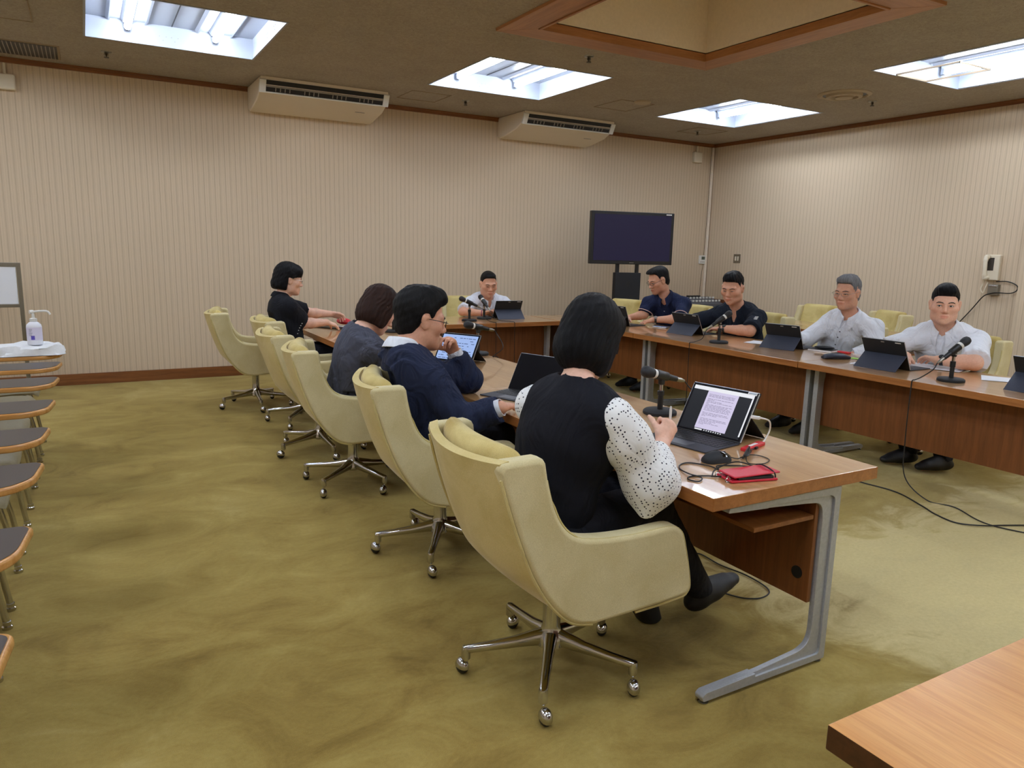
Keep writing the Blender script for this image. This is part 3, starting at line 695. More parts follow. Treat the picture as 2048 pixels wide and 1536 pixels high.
ma, ea = make_mic(24, .145, 'left one of two microphones before the man in white polo', (3.30, 6.64, TZ), PI-.25)
cable([ea, (ea.x+.02, ea.y, ea.z-.02), (3.44, 6.60, .74), (3.46, 6.50, .707), (3.46, 6.392, .7055), (3.46, 6.378, .7055), (3.46, 6.371, .70), (3.46, 6.368, .66), (3.46, 6.36, .3), (3.45, 6.3, .006)], .003, 'left of two thin cables down the back table front')
mb_, eb = make_mic(35, .13, 'right one of two microphones before the man in white polo', (3.55, 6.80, TZ), PI/2+.1)
cable([eb, (eb.x, eb.y-.02, eb.z-.02), (3.60, 6.62, .71), (3.66, 6.45, .706), (3.665, 6.392, .7055), (3.667, 6.378, .7055), (3.668, 6.371, .70), (3.67, 6.368, .66), (3.67, 6.36, .3), (3.67, 6.3, .006)], .003, 'right of two thin cables down the back table front')
mc, ec = make_mic(25, .13, 'desk microphone at the corner of the tables, behind the black haired woman\'s head', (4.71, 6.62, TZ), .35)
mr, er = make_mic(34, .15, 'desk microphone in front of the man in black polo', (4.47, 4.40, TZ), -.30)
cable([er, (er.x-.02, er.y, er.z-.03), (4.36, 4.48, .73), (4.28, 4.48, .708), (4.25, 4.48, .7055), (4.236, 4.48, .7055), (4.2285, 4.48, .70), (4.226, 4.48, .66), (4.222, 4.47, .3), (4.2, 4.45, .006), (4.05, 4.2, .006)], .003, 'thin cable hanging over the table edge below the black polo man\'s microphone')
m9, e9 = make_mic(36, .15, 'desk microphone in front of the young man in white shirt', (4.46, 2.49, TZ), -.30)
cable([e9, (e9.x-.02, e9.y+.01, e9.z-.04), (4.32, 2.585, .72), (4.255, 2.585, .7065), (4.237, 2.585, .7065), (4.2275, 2.585, .70), (4.225, 2.585, .66), (4.222, 2.58, .35), (4.215, 2.55, .12), (4.25, 2.42, .008), (4.28, 2.27, .006), (4.17, 2.02, .006), (4.3, 1.7, .006)], .0035, 'black cable from the young man\'s microphone down to the carpet')
cable([(4.32, 3.6, .006), (4.25, 3.1, .006), (4.208, 2.861, .006), (4.231, 2.608, .006), (4.13, 2.38, .006), (4.061, 2.256, .006), (4.03, 2.12, .006), (4.10, 2.02, .0125), (4.22, 1.985, .006), (4.4, 1.9, .006)], .004, 'black cable snaking over the carpet in the right aisle', 'floor_cable')

# ------------------------------------------------------------------ tablets and laptops
M['navyflap'] = grainy('folio_navy', (52, 56, 70), .62, .08, 200, .1)
M['keys'] = plain('key_cap', (40, 40, 43), .5); M['deck'] = grainy('key_deck', (50, 52, 60), .6, .06, 300, .05)
M['glass'] = screen_mat('dark_glass', (.004, .004, .005), .2, .12)
M['silver'] = plain('silver_edge', (190, 192, 196), .3, .8)
M['page'] = screen_mat('screen_page', (.70, .64, .86), .85, .3); M['bar'] = screen_mat('screen_white', (.85, .86, .9), .9, .3)
M['dark'] = screen_mat('screen_dark', (.006, .006, .008), .6, .3); M['ink'] = screen_mat('screen_ink', (.20, .17, .28), .8, .4)
M['bluepage'] = screen_mat('screen_blue', (.36, .50, .86), .9, .3); M['inkb'] = screen_mat('screen_inkblue', (.05, .08, .2), .8, .4)
def make_device(label, loc, rz, lean=28, content=None, keys=True, flap=True, w=.146, h=.205, flapmat='navyflap', cat='laptop', group=None):
    """local +x points at the user; the screen stands on the line x = 0"""
    t = thing('tablet_computer', label, cat, loc, rz, group)
    S = Matrix.Translation((0, 0, .007)) @ Matrix.Rotation(-math.radians(lean), 4, 'Y')     # local z runs up the screen, +x out of the glass
    MB().box((-.0095, -w, 0), (0, w, h), .003, 2, T=S).build('tablet_body', M['black'], t)
    MB().box((-.007, -w-.0008, .004), (-.002, -w+.001, h-.004), T=S).box((-.007, -w+.001, h-.0006), (-.002, w-.001, h+.0008), T=S).box((-.007, w-.001, .004), (-.002, w+.0008, h-.004), T=S).build('metal_edge', M['silver'], t)
    sc_ = MB().box((-.0005, -w+.004, .004), (.0008, w-.004, h-.004), T=S).build('glass', M['glass'], t)
    if content == 'document':
        def q(nm, mat, y0, y1, z0, z1, d): return MB().box((.0008, y0, z0), (d, y1, z1), T=S).build(nm, M[mat], sc_)
        a, b = -w+.012, w-.012
        q('screen_margin', 'dark', a, b, .014, h-.012, .0012)
        q('title_bar', 'bar', a, b, h-.028, h-.012, .0015)
        q('scroll_bar', 'bar', b-.006, b, .022, h-.028, .0015) if True else None
        q('page', 'page', -.068, .075, .022, h-.028, .0016)
        ink = MB()
        for k in range(27):
            z = h-.042-k*.0050; y = -.058
            if k in (3, 15, 20): continue
            while y < .060:
                L = random.uniform(.004, .016); ink.box((.0016, y, z), (.0018, min(y+L, .064), z+.0016), T=S); y += L+random.uniform(.0012, .004)
                if random.random() < .03: break
        ink.build('text_lines', M['ink'], sc_)
        q('task_bar', 'dark', a, b, .012, .022, .0016)
        q('search_box', 'bar', a+.075, a+.11, .0145, .0195, .0019)
        ic = MB()
        for k in range(8): ic.box((.0016, a+.118+k*.011, .015), (.0019, a+.123+k*.011, .019), T=S)
        ic.build('task_icons', M['bar'], sc_)
        MB().box((.0, w-.045, h-.014), (.0016, w-.006, h-.001), T=S).build('asset_label', M['white'], t)
        lb = MB()
        for k in range(6): lb.box((.0016, w-.041+k*.0055, h-.010), (.0018, w-.037+k*.0055, h-.005), T=S)
        lb.build('label_print', plain('label_blue', (120, 150, 170), .6), t)
    elif content == 'blue':
        def q(nm, mat, y0, y1, z0, z1, d): return MB().box((.0008, y0, z0), (d, y1, z1), T=S).build(nm, M[mat], sc_)
        q('page', 'bluepage', -w+.012, w-.012, .014, h-.012, .0012)
        ink = MB()
        for k in range(9):
            z = h-.035-k*.018; y = -.12
            while y < .11:
                L = random.uniform(.008, .03); 
                if random.random() < .6: ink.box((.0012, y, z), (.0015, min(y+L, .12), z+.004), T=S)
                y += L+.006
        ink.build('text_lines', M['inkb'], sc_)
    if flap:   # folio back: upper half on the tablet, lower half swung out to the table
        hz = h*.52
        MB().box((-.0135, -w-.002, hz), (-.009, w+.002, h+.002), .0015, T=S).build('cover_back', M['blacksoft'], t)
        p = S @ Vector((-.0135, 0, hz)); foot = Vector((p.x-.085-.02, 0, .0015)); d = (p-foot); n = Vector((-d.z, 0, d.x)).normalized()*.0035
        MB().prism([(p.x, p.z), (foot.x, foot.z), (foot.x-n.x*0+.004, foot.z), (p.x+.004, p.z+.001)], 'y', -w-.002, w+.002).build('stand_flap', M[flapmat], t)
        cm = MB().box((-.0145, -.012, h-.014), (-.0132, .012, h-.006), T=S).build('camera_strip', M['acgrey'], t)
        MB().box((-.0142, -w+.02, h-.011), (-.0132, -w+.06, h-.005), T=S).build('asset_label', M['white'], t)
    if keys:
        kb = MB().box((.0, -w, .001), (.215, w, .0062), .002).build('keyboard_cover', M['deck'], t)
        km = MB()
        for r_ in range(6):
            x = .014+r_*.0185; n = 14
            for k in range(n):
                y = -w+.01+k*(2*w-.02)/n
                if r_ == 5 and 3 < k < 10:
                    if k == 4: km.box((x, y, .006), (x+.015, y+6*(2*w-.02)/n-.003, .0078))
                    continue
                km.box((x, y, .006), (x+.015, y+(2*w-.02)/n-.003, .0078))
        o = km.build('keys', M['keys'], kb, smooth=False)
        MB().box((.137, -.05, .0060), (.195, .05, .0066), .0004).build('touchpad', M['padmat'], kb)
    return t
M['padmat'] = plain('touchpad_grey', (74, 76, 84), .4)
LG = 'tablet computers propped up on stand covers'
make_device('open laptop tablet showing a document page, in front of the woman in black vest', (2.095, 2.09, TZ), PI+.17, 30, 'document', True, True, .152, .212, 'blacksoft')
make_device('open laptop tablet with dark screen, right of the man in navy jacket', (1.905, 3.13, TZ), PI+.36, 30, None, True, True, .15, .205, 'blacksoft')
make_device('tablet with light blue screen in front of the grey jacket woman', (1.97, 4.20, TZ), PI+.52, 32, 'blue', True, True, .145, .20, 'blacksoft')
make_device('propped up tablet at the right of the man in white polo', (3.825, 6.845, TZ), PI/2-.08, 27, None, True, True, .15, .205, group=LG)
make_device('laptop tablet under the typing hands of the man in navy polo', (4.575, 5.85, TZ), .12, 22, None, True, True, .148, .205, 'blacksoft')
make_device('propped up tablet in front of the man in black polo', (4.745, 5.02, TZ), .12, 28, None, True, True, .148, .205, group=LG)
make_device('propped up tablet in front of the grey haired man', (4.785, 3.98, TZ), .22, 28, None, True, True, .142, .21, group=LG)
make_device('propped up tablet in front of the young man in white shirt', (4.603, 2.98, TZ), .0, 28, None, True, True, .148, .212, group=LG)
make_device('propped up tablet cut off by the right picture edge', (4.63, 2.045, TZ), .0, 28, None, True, True, .148, .212, group=LG)

# ------------------------------------------------------------------ small things on the tables
t = thing('computer_mouse', 'black wired computer mouse beside the open laptop', 'mouse', (1.872, 1.812, TZ), -.1)
R = []
for x, hw, hz in ((-.056, .008, .010), (-.05, .022, .020), (-.035, .029, .030), (-.01, .031, .037), (.015, .030, .035), (.04, .027, .026), (.052, .018, .018), (.057, .006, .011)):
    R.append([(x, hw*math.cos(PI*q/12), .002+hz*math.sin(PI*q/12)**.8) for q in range(13)])
MB().rings(R).build('mouse_shell', M['blacksoft'], t, ang=70)
R2 = [[(x, hw*math.cos(PI*q/12), .0028+hz*math.sin(PI*q/12)**.8) for q in range(2, 11)] for x, hw, hz in ((.005, .0308, .0362), (.015, .0304, .0355), (.04, .0275, .0265), (.052, .0185, .0185))]
MB().rings(R2, close=False, cap=False).build('mouse_buttons', plain('gloss_black', (10, 10, 11), .06), t, ang=70)
MB().tube([(.03, 0, .03), (.03, 0.0005, .034)], .006, 10).build('scroll_wheel', M['rubber'], t)
P = [(1.928, 1.805, .712), (1.955, 1.80, .704), (1.975, 1.80, .704)]
for k in range(5):
    P += [(2.06, 1.83+.004*k, .706+.003*k), (2.075, 1.85, .708+.003*k), (1.99, 1.80-.006*k, .706+.003*k), (1.975, 1.785, .707+.003*k)]
P += [(2.06, 1.80, .704), (2.06, 1.745, .703), (2.0, 1.715, .703), (1.955, 1.745, .703), (2.02, 1.81, .716), (2.10, 1.852, .711)]
cable(P, .0018, 'bundled black mouse cable by the red hub', 'mouse_cable', 6)
M['red'] = plain('red_plastic', (196, 30, 40), .4); M['redleather'] = grainy('red_leather', (196, 28, 52), .42, .06, 160, .12)
t = thing('usb_hub', 'red stick shaped usb hub plugged into the open laptop', 'usb hub', (2.135, 1.888, TZ+.0005), .30)
MB().box((-.075, -.0145, 0), (.075, .0145, .013), .003, 3).build('hub_body', M['red'], t)
MB().box((-.03, -.006, .013), (.03, .007, .0135)).build('hub_label', M['white'], t)
MB().box((-.02, -.024, .002), (-.004, -.0146, .011), .002).build('plug', M['black'], t)
MB().tube(smooth_path([(.072, 0, .006), (.10, .0, .015), (.122, -.006, .05), (.105, -.01, .088), (.065, .0, .104), (.052, .02, .106)], 6), .0032, 8).build('hub_cord', M['white'], t)
MB().box((.044, .005, .100), (.060, .040, .112), .003, T=None).build('connector', M['white'], t)
t = thing('phone_case', 'red leather card case with black cord at the near table end', 'case', (1.822, 1.625, TZ+.001), -.24)
MB().box((-.085, -.045, 0), (.085, .045, .008), .003, 3).build('lower_cover', M['redleather'], t)
MB().box((-.06, -.044, .008), (.07, .044, .017), .003).build('phone', M['black'], t)
MB().box((-.08, -.043, 0), (.095, .043, .006), .003, 3, T=Matrix.Translation((-.0, 0, .0185)) @ Matrix.Rotation(math.radians(-2), 4, 'Y') @ Matrix.Rotation(.06, 4, 'Z')).build('upper_cover', M['redleather'], t)
for y in (-.03, .03): MB().tube([(-.085+.010*math.cos(a*PI/5)-.005, y+.0045*math.sin(a*1.1), .009+.009*math.sin(a*PI/5)) for a in range(11)], .0018, 6).build('metal_ring', M['chrome'], t)
cable([(1.745, 1.66, .706), (1.70, 1.70, .703), (1.655, 1.712, .703), (1.63, 1.69, .703), (1.645, 1.66, .703), (1.675, 1.68, .706), (1.668, 1.73, .706), (1.685, 1.79, .703), (1.72, 1.828, .703), (1.765, 1.835, .703), (1.80, 1.775, .704), (1.80, 1.73, .703), (1.83, 1.765, .703), (1.89, 1.735, .704), (1.915, 1.69, .71), (1.90, 1.64, .733), (1.885, 1.575, .728), (1.895, 1.575, .705), (1.92, 1.62, .703), (1.84, 1.68, .738), (1.77, 1.71, .715), (1.72, 1.68, .704)], .0024, 'black neck cord looped round the red card case', 'neck_cord', 7)
t = thing('red_pouch', 'dark red pen pouch beside the polka dot sleeve', 'pouch', (1.835, 2.345, TZ), 1.2)
R = []
for x, hw, hh in ((-.1, .02, .014), (-.095, .03, .022), (-.03, .038, .030), (.04, .038, .029), (.09, .03, .02), (.1, .02, .012)):
    R.append([(x, hw*math.cos(2*PI*q/20), .001+hh+hh*math.copysign(abs(math.sin(2*PI*q/20))**.8, math.sin(2*PI*q/20))) for q in range(20)])
MB().rings(R).build('pouch_body', M['redleather'], t, ang=70)
MB().tube([(-.09, 0, .046), (0, 0, .062), (.08, 0, .045)], .002, 6).build('zip', plain('zip_gold', (176, 140, 70), .35, .8), t)
def paper(label, loc, rz, w=.21, h=.297, mat='paper'):
    R = []
    for i in range(7):
        x = -w/2+w*i/6; R.append([(x, -h/2+h*j/6, .0030+.0012*math.sin(i*1.3+j*.9)) for j in range(7)])
    mb = MB().rings(R, close=False, cap=False); n = len(mb.v)
    mb.add([(x, y, z-.001) for x, y, z in mb.v[:n]], [tuple(reversed(f)) for f in mb.f])
    return tag(mb.build('paper_sheet', M[mat], loc=(loc[0], loc[1], TZ)), label, 'paper').__setattr__('rotation_euler', (0, 0, rz))
M['paper'] = plain('paper_white', (232, 234, 240), .7); M['green'] = plain('paper_green', (150, 216, 60), .6)
paper('white paper sheets under the hands of the young man in white shirt', (4.93, 2.86, 0), .25, .24, .34)
paper('white paper sheet right of the young man\'s microphone', (4.86, 2.36, 0), .5)
paper('white paper sheet beside the microphone of the black polo man', (4.85, 4.245, 0), .35)
paper('small bright green note behind the dark pouch', (4.775, 3.33, 0), .2, .07, .12, 'green')
paper('white paper under the left edge of the young man\'s tablet', (4.56, 3.16, 0), .3, .1, .12)
t = thing('pencil_pouch', 'dark navy zipped pouch at the joint of the right tables', 'pouch', (4.62, 3.40, TZ), 1.25+PI/2-.15)
R = []
for x, hw, hh in ((-.1, .008, .006), (-.09, .03, .012), (-.04, .042, .02), (.03, .044, .021), (.08, .04, .016), (.1, .03, .008)):
    R.append([(x, hw*math.cos(2*PI*q/20), .001+hh+hh*math.sin(2*PI*q/20)) for q in range(20)])
MB().rings(R).build('pouch_body', plain('pouch_navy', (26, 30, 48), .5), t, ang=70)
MB().tube([(-.085, .0, .026), (0, .0, .044), (.08, 0, .033)], .002, 6).build('zip', M['black'], t)
t = thing('notebook', 'dark covered notebook in front of the grey haired man', 'notebook', (4.90, 3.735, TZ), .25)
MB().box((-.06, -.09, .001), (.06, .09, .014), .001).build('pages', M['paper'], t); MB().box((-.063, -.092, .0140), (.063, .093, .0165), .001).build('cover', M['blacksoft'], t)
t = thing('eyeglass_case', 'slim black case lying on the notebook', 'case', (4.90, 3.72, TZ+.017), .5)
MB().sphere((0, 0, .013), (.03, .075, .0125), 20, 10).build('case_body', M['blacksoft'], t)
tag(MB().box((-.02, -.05, 0), (.02, .05, .014), .006, 3).build('red_stamp_case', M['red'], loc=(4.955, 3.585, TZ+.001)), 'small red item beside the notebook', 'case')
t = thing('smartphone', 'pale smartphone on the table beside the typing man', 'phone', (4.85, 5.55, TZ), .3)
MB().box((-.037, -.075, .001), (.037, .075, .009), .003, 3).build('phone_body', M['silver'], t); MB().box((-.034, -.071, .009), (.034, .071, .0098)).build('display', plain('phone_blue', (110, 140, 190), .15), t)
tag(MB().tube([(4.80, 5.42, .708), (4.83, 5.44, .708), (4.93, 5.50, .708)], [.002, .0055, .0055], 8).build('pen', M['black']), 'black pen between the smartphone and the propped up tablet', 'pen')
tag(MB().sphere((0, 0, .016), (.022, .06, .015), 18, 10).build('red_case', M['redleather'], loc=(1.80, 3.93, TZ+.001)), 'small red case below the blue tablet screen', 'case')
t = thing('tablet_computer', 'flat black tablet under the hands of the woman in black polo', 'tablet', (1.86, 6.43, TZ), .5)
MB().box((-.10, -.15, .001), (.10, .15, .011), .003).build('tablet_body', M['black'], t); MB().box((.02, -.10, .011), (.07, .02, .0125), .001).build('white_label', M['white'], t)
t = thing('glasses_case', 'red oval case held by the woman in black polo', 'case', (1.985, 6.53, TZ+.013), .25)
MB().sphere((0, 0, .03), (.055, .085, .029), 24, 14).build('case_shell', M['redleather'], t); MB().tube([(.056*math.cos(2*PI*k/24), .086*math.sin(2*PI*k/24), .03) for k in range(25)], .0015, 6).build('seam_line', plain('seam_pink', (220, 120, 120), .5), t)
# handbag on the far chair
t = thing('handbag', 'beige handbag with brown trim on the farthest left chair', 'bag', (1.36, 6.62, .475), .2)
M['bagtan'] = grainy('bag_beige', (176, 150, 122), .7, .1, 50, .1); M['bagbrown'] = plain('bag_brown', (96, 52, 36), .55)
R = []
for z, hx, hy in ((.0, .075, .13), (.02, .085, .145), (.09, .08, .15), (.15, .06, .15), (.165, .05, .145)):
    R.append([(hx*math.copysign(abs(math.cos(2*PI*q/28))**.6, math.cos(2*PI*q/28)), hy*math.copysign(abs(math.sin(2*PI*q/28))**.6, math.sin(2*PI*q/28)), z) for q in range(28)])
MB().rings(R).build('bag_body', M['bagtan'], t, ang=60)
MB().tube([(.053*math.copysign(abs(math.cos(2*PI*q/28))**.6, math.cos(2*PI*q/28)), .148*math.copysign(abs(math.sin(2*PI*q/28))**.6, math.sin(2*PI*q/28)), .165) for q in range(29)], .007, 8).build('rim_trim', M['bagbrown'], t)
MB().box((-.035, -.12, .12), (.035, .12, .168), .004).build('inner_lining', plain('bag_red', (150, 40, 40), .6), t)
for x in (-.05, .05): MB().tube(smooth_path([(x, -.07, .15), (x, -.06, .21), (x, -.02, .262), (x, .02, .262), (x, .06, .21), (x, .07, .15)], 6), .0065, 8).build('handle', M['bagtan'], t)
# pump bottle on a white covered tray
M['cloth'] = grainy('white_cloth', (226, 228, 230), .7, .04, 40, .2)
t = thing('tray_cloth', 'crumpled white plastic cover lying over the farthest writing tablet', 'cover', (-.36, 5.62, .682), 0)
rg = np.random.default_rng(3); n = 36; R = []
for i, (s, z) in enumerate([(.2, .055), (.6, .056), (.9, .054), (1.0, .048), (1.03, .03), (1.06, .012), (1.10, .0)]):
    ring = []
    for q in range(n):
        a = 2*PI*q/n; c, s_ = math.cos(a), math.sin(a); rr = (abs(c)**5+abs(s_)**5)**-.2
        jz = .010*math.sin(3*a+1.2*i)+.008*math.sin(7*a-2*i); jr = 1+.05*math.sin(5*a+i*.8)+.03*math.sin(11*a)
        k = 1 if 1 < i else .3
        ring.append((.185*s*c*rr*(1+(jr-1)*k)+.0, .13*s*s_*rr*(1+(jr-1)*k), max(.001, z+jz*(k if i < 6 else .2))))
    R.append(ring)
MB().rings(R).build('cover_sheet', M['cloth'], t, ang=30)
t = thing('pump_bottle', 'white hand sanitizer pump bottle on the white cover', 'bottle', (-.315, 5.60, .742), .3)
MB().lathe([(.001, 0), (.040, 0), (.043, .005), (.043, .115), (.040, .128), (.026, .142), (.018, .146), (.018, .150)], 28).build('bottle_body', plain('bottle_white', (232, 234, 244), .3), t)
MB().lathe([(.0432, .03), (.0434, .03), (.0434, .112), (.0432, .112)], 28).build('label', plain('label_lilac', (222, 218, 240), .4), t)
lp = MB()
for k in range(8): lp.lathe([(.0436, .098-.009*k), (.0437, .098-.009*k), (.0437, .1-.009*k), (.0436, .1-.009*k)], 28) if False else None
R = []
for z in (.034, .06): R.append([(.0437*math.cos(a), .0437*math.sin(a), z) for a in [(-2.3+.06*q) for q in range(9)]])
MB().rings(R, close=False, cap=False).build('label_mark', plain('label_violet', (96, 84, 176), .4), t)
for k in range(6):
    R = [[(.0437*math.cos(a), .0437*math.sin(a), z+.1-.008*k) for a in [(-2.55+.06*q) for q in range(9-(k % 3))]] for z in (0, .0025)]
    MB().rings(R, close=False, cap=False).build('label_print', plain('label_grey', (130, 130, 140), .5) if 'label_grey' not in bpy.data.materials else bpy.data.materials['label_grey'], t)
MB().lathe([(.001, .148), (.021, .148), (.021, .166), (.010, .17), (.0075, .20), (.001, .2)], 22).build('pump_collar', M['white'], t)
MB().tube(smooth_path([(-.018, 0, .208), (0, 0, .209), (.045, -.018, .213), (.075, -.03, .21), (.088, -.035, .19)], 5), [.012]*6+[.0065]*15, 10).build('pump_nozzle', M['white'], t)
# ------------------------------------------------------------------ people: smooth-union bodies meshed into one continuous surface
from mathutils.bvhtree import BVHTree
def A3(v): return np.array(v, dtype=np.float64)
def unit(v): v = A3(v); n = np.linalg.norm(v); return v/n if n > 1e-9 else v
def axis_coords(lo, hi, step, fine):
    """grid lines from lo to hi, closer together inside the fine intervals (a, b, step)"""
    out = [lo]
    while out[-1] < hi:
        x = out[-1]; s = step
        for a, b, f in fine:
            if a-s <= x <= b: s = min(s, f if x >= a-1e-9 else max(f, (a-x) if a-x > 1e-6 else f))
        out.append(x+s)
    return np.array(out)
class Field:
    def __init__(s, lo, hi, step, fine=()):
        s.c = [axis_coords(lo[i], hi[i], step, [(f[0][i], f[1][i], f[2]) for f in fine]) for i in range(3)]
        s.V = np.full([len(c) for c in s.c], 0.5, dtype=np.float32)
    def box(s, lo, hi):
        r = []
        for i in range(3):
            a = max(0, int(np.searchsorted(s.c[i], lo[i]))-1); b = min(len(s.c[i]), int(np.searchsorted(s.c[i], hi[i]))+2); r.append((a, b))
        if any(b-a < 2 for a, b in r): return None, None
        sl = tuple(slice(a, b) for a, b in r)
        X, Y, Z = np.meshgrid(s.c[0][sl[0]], s.c[1][sl[1]], s.c[2][sl[2]], indexing='ij', sparse=True)
        return sl, (X, Y, Z)
    def put(s, sl, d, k, op):
        V = s.V[sl]; d = d.astype(np.float32)
        if op == 'add':
            if k > 0: h = np.maximum(k-np.abs(V-d), 0)/k; s.V[sl] = np.minimum(V, d)-h*h*(k*.25)
            else: s.V[sl] = np.minimum(V, d)
        else:   # subtract
            d = -d
            if k > 0: h = np.maximum(k-np.abs(V-d), 0)/k; s.V[sl] = np.maximum(V, d)+h*h*(k*.25)
            else: s.V[sl] = np.maximum(V, d)
    def cone(s, a, b, ra, rb, k=.02, flat=None, op='add', inf=0.0):
        a, b = A3(a), A3(b); ra += inf; rb += inf; m = max(ra, rb)+k+.03
        sl, g = s.box(np.minimum(a, b)-m, np.maximum(a, b)+m)
        if sl is None: return
        P = [g[i]-a[i] for i in range(3)]; ab = b-a
        if flat is not None:      # squeeze: distances along n count 1/f
            n, f = unit(flat[0]), flat[1]; n = n-unit(ab)*float(n@unit(ab)) if np.linalg.norm(ab) > 1e-6 else n; n = unit(n)
            dn = P[0]*n[0]+P[1]*n[1]+P[2]*n[2]; e = dn*(1/f-1); P = [P[i]+e*n[i] for i in range(3)]
        L2 = float(ab@ab)+1e-12; t = np.clip((P[0]*ab[0]+P[1]*ab[1]+P[2]*ab[2])/L2, 0, 1)
        d = np.sqrt((P[0]-t*ab[0])**2+(P[1]-t*ab[1])**2+(P[2]-t*ab[2])**2)-(ra+(rb-ra)*t)
        if flat is not None: d = d*(0.5+0.5*flat[1])
        s.put(sl, d, k, op)
    def ell(s, c, r, R=None, k=.02, op='add', inf=0.0):
        c = A3(c); r = A3(r)+inf; m = max(r)+k+.03; sl, g = s.box(c-m, c+m)
        if sl is None: return
        P = [g[i]-c[i] for i in range(3)]
        if R is not None: P = [P[0]*R[0][i]+P[1]*R[1][i]+P[2]*R[2][i] for i in range(3)]
        k0 = np.sqrt((P[0]/r[0])**2+(P[1]/r[1])**2+(P[2]/r[2])**2); k1 = np.sqrt((P[0]/r[0]**2)**2+(P[1]/r[1]**2)**2+(P[2]/r[2]**2)**2)+1e-9
        s.put(sl, k0*(k0-1)/k1, k, op)
    def func(s, c, R, m, fn, k=.01, op='cut'):
        """fn(x, y, z) in local axes; op 'cut' keeps the part where fn is negative"""
        c = A3(c); sl, g = s.box(c-m, c+m)
        if sl is None: return
        P = [g[i]-c[i] for i in range(3)]
        if R is not None: P = [P[0]*R[0][i]+P[1]*R[1][i]+P[2]*R[2][i] for i in range(3)]
        if op == 'cut': s.put(sl, -np.broadcast_to(fn(*P), s.V[sl].shape), k, 'sub')
        else: s.V[sl] += np.where(s.V[sl] < .06, fn(*P), 0).astype(np.float32)
    def plane(s, p, n, k=.004):
        """cut away what lies beyond the plane"""
        n = unit(n); X, Y, Z = np.meshgrid(*s.c, indexing='ij', sparse=True)
        d = (X-p[0])*n[0]+(Y-p[1])*n[1]+(Z-p[2])*n[2]; s.put((slice(None),)*3, -np.broadcast_to(d, s.V.shape), k, 'sub')
    def mesh(s):
        V = s.V; S = V < 0; n = V.shape
        inside = np.zeros([d-1 for d in n], dtype=np.int8)
        for i in (0, 1):
            for j in (0, 1):
                for k in (0, 1): inside += S[i:n[0]-1+i, j:n[1]-1+j, k:n[2]-1+k]
        act = (inside > 0) & (inside < 8); idx = np.argwhere(act)
        if len(idx) == 0: return np.zeros((0, 3)), np.zeros((0, 4), int)
        num = np.full(act.shape, -1, dtype=np.int32); num[act] = np.arange(len(idx))
        acc = np.zeros((len(idx), 3)); cnt = np.zeros(len(idx)); ii, jj, kk = idx.T; C_ = s.c
        cor = {(a, b, c): V[ii+a, jj+b, kk+c] for a in (0, 1) for b in (0, 1) for c in (0, 1)}
        for ax in range(3):
            o = [x for x in range(3) if x != ax]
            for u in (0, 1):
                for v in (0, 1):
                    p0 = [0, 0, 0]; p0[o[0]] = u; p0[o[1]] = v; p1 = list(p0); p1[ax] = 1
                    a, b = cor[tuple(p0)], cor[tuple(p1)]; m = (a < 0) != (b < 0); t = np.where(m, a/np.where(m, a-b, 1), 0)
                    q = np.zeros((len(idx), 3))
                    for d in range(3):
                        base = C_[d][idx[:, d]+p0[d]]
                        q[:, d] = base+(t*(C_[d][np.minimum(idx[:, d]+1, n[d]-1)]-C_[d][idx[:, d]]) if d == ax else 0)
                    acc += q*m[:, None]; cnt += m
        verts = acc/np.maximum(cnt, 1)[:, None]; F = []
        for ax in range(3):
            o = [(ax+1) % 3, (ax+2) % 3]
            sa = [slice(None)]*3; sb = [slice(None)]*3; sa[ax] = slice(0, -1); sb[ax] = slice(1, None)
            ch = S[tuple(sa)] != S[tuple(sb)]; e = np.argwhere(ch)
            ok = (e[:, o[0]] > 0) & (e[:, o[1]] > 0) & (e[:, o[0]] < n[o[0]]-1) & (e[:, o[1]] < n[o[1]]-1); e = e[ok]
            def cell(du, dv):
                q = e.copy(); q[:, o[0]] += du; q[:, o[1]] += dv; return num[q[:, 0], q[:, 1], q[:, 2]]
            quad = np.stack([cell(-1, -1), cell(0, -1), cell(0, 0), cell(-1, 0)], 1)
            ins = S[e[:, 0], e[:, 1], e[:, 2]]; quad[~ins] = quad[~ins][:, ::-1]; F.append(quad)
        F = np.concatenate(F); F = F[(F >= 0).all(1)]
        return verts, F
def relax(v, f, it=1, w=.5):
    for _ in range(it):
        acc = np.zeros_like(v); cnt = np.zeros(len(v))
        for k in range(4):
            a, b = f[:, k], f[:, (k+1) % 4]; np.add.at(acc, a, v[b]); np.add.at(cnt, a, 1); np.add.at(acc, b, v[a]); np.add.at(cnt, b, 1)
        v = v*(1-w)+w*acc/np.maximum(cnt, 1)[:, None]
    return v
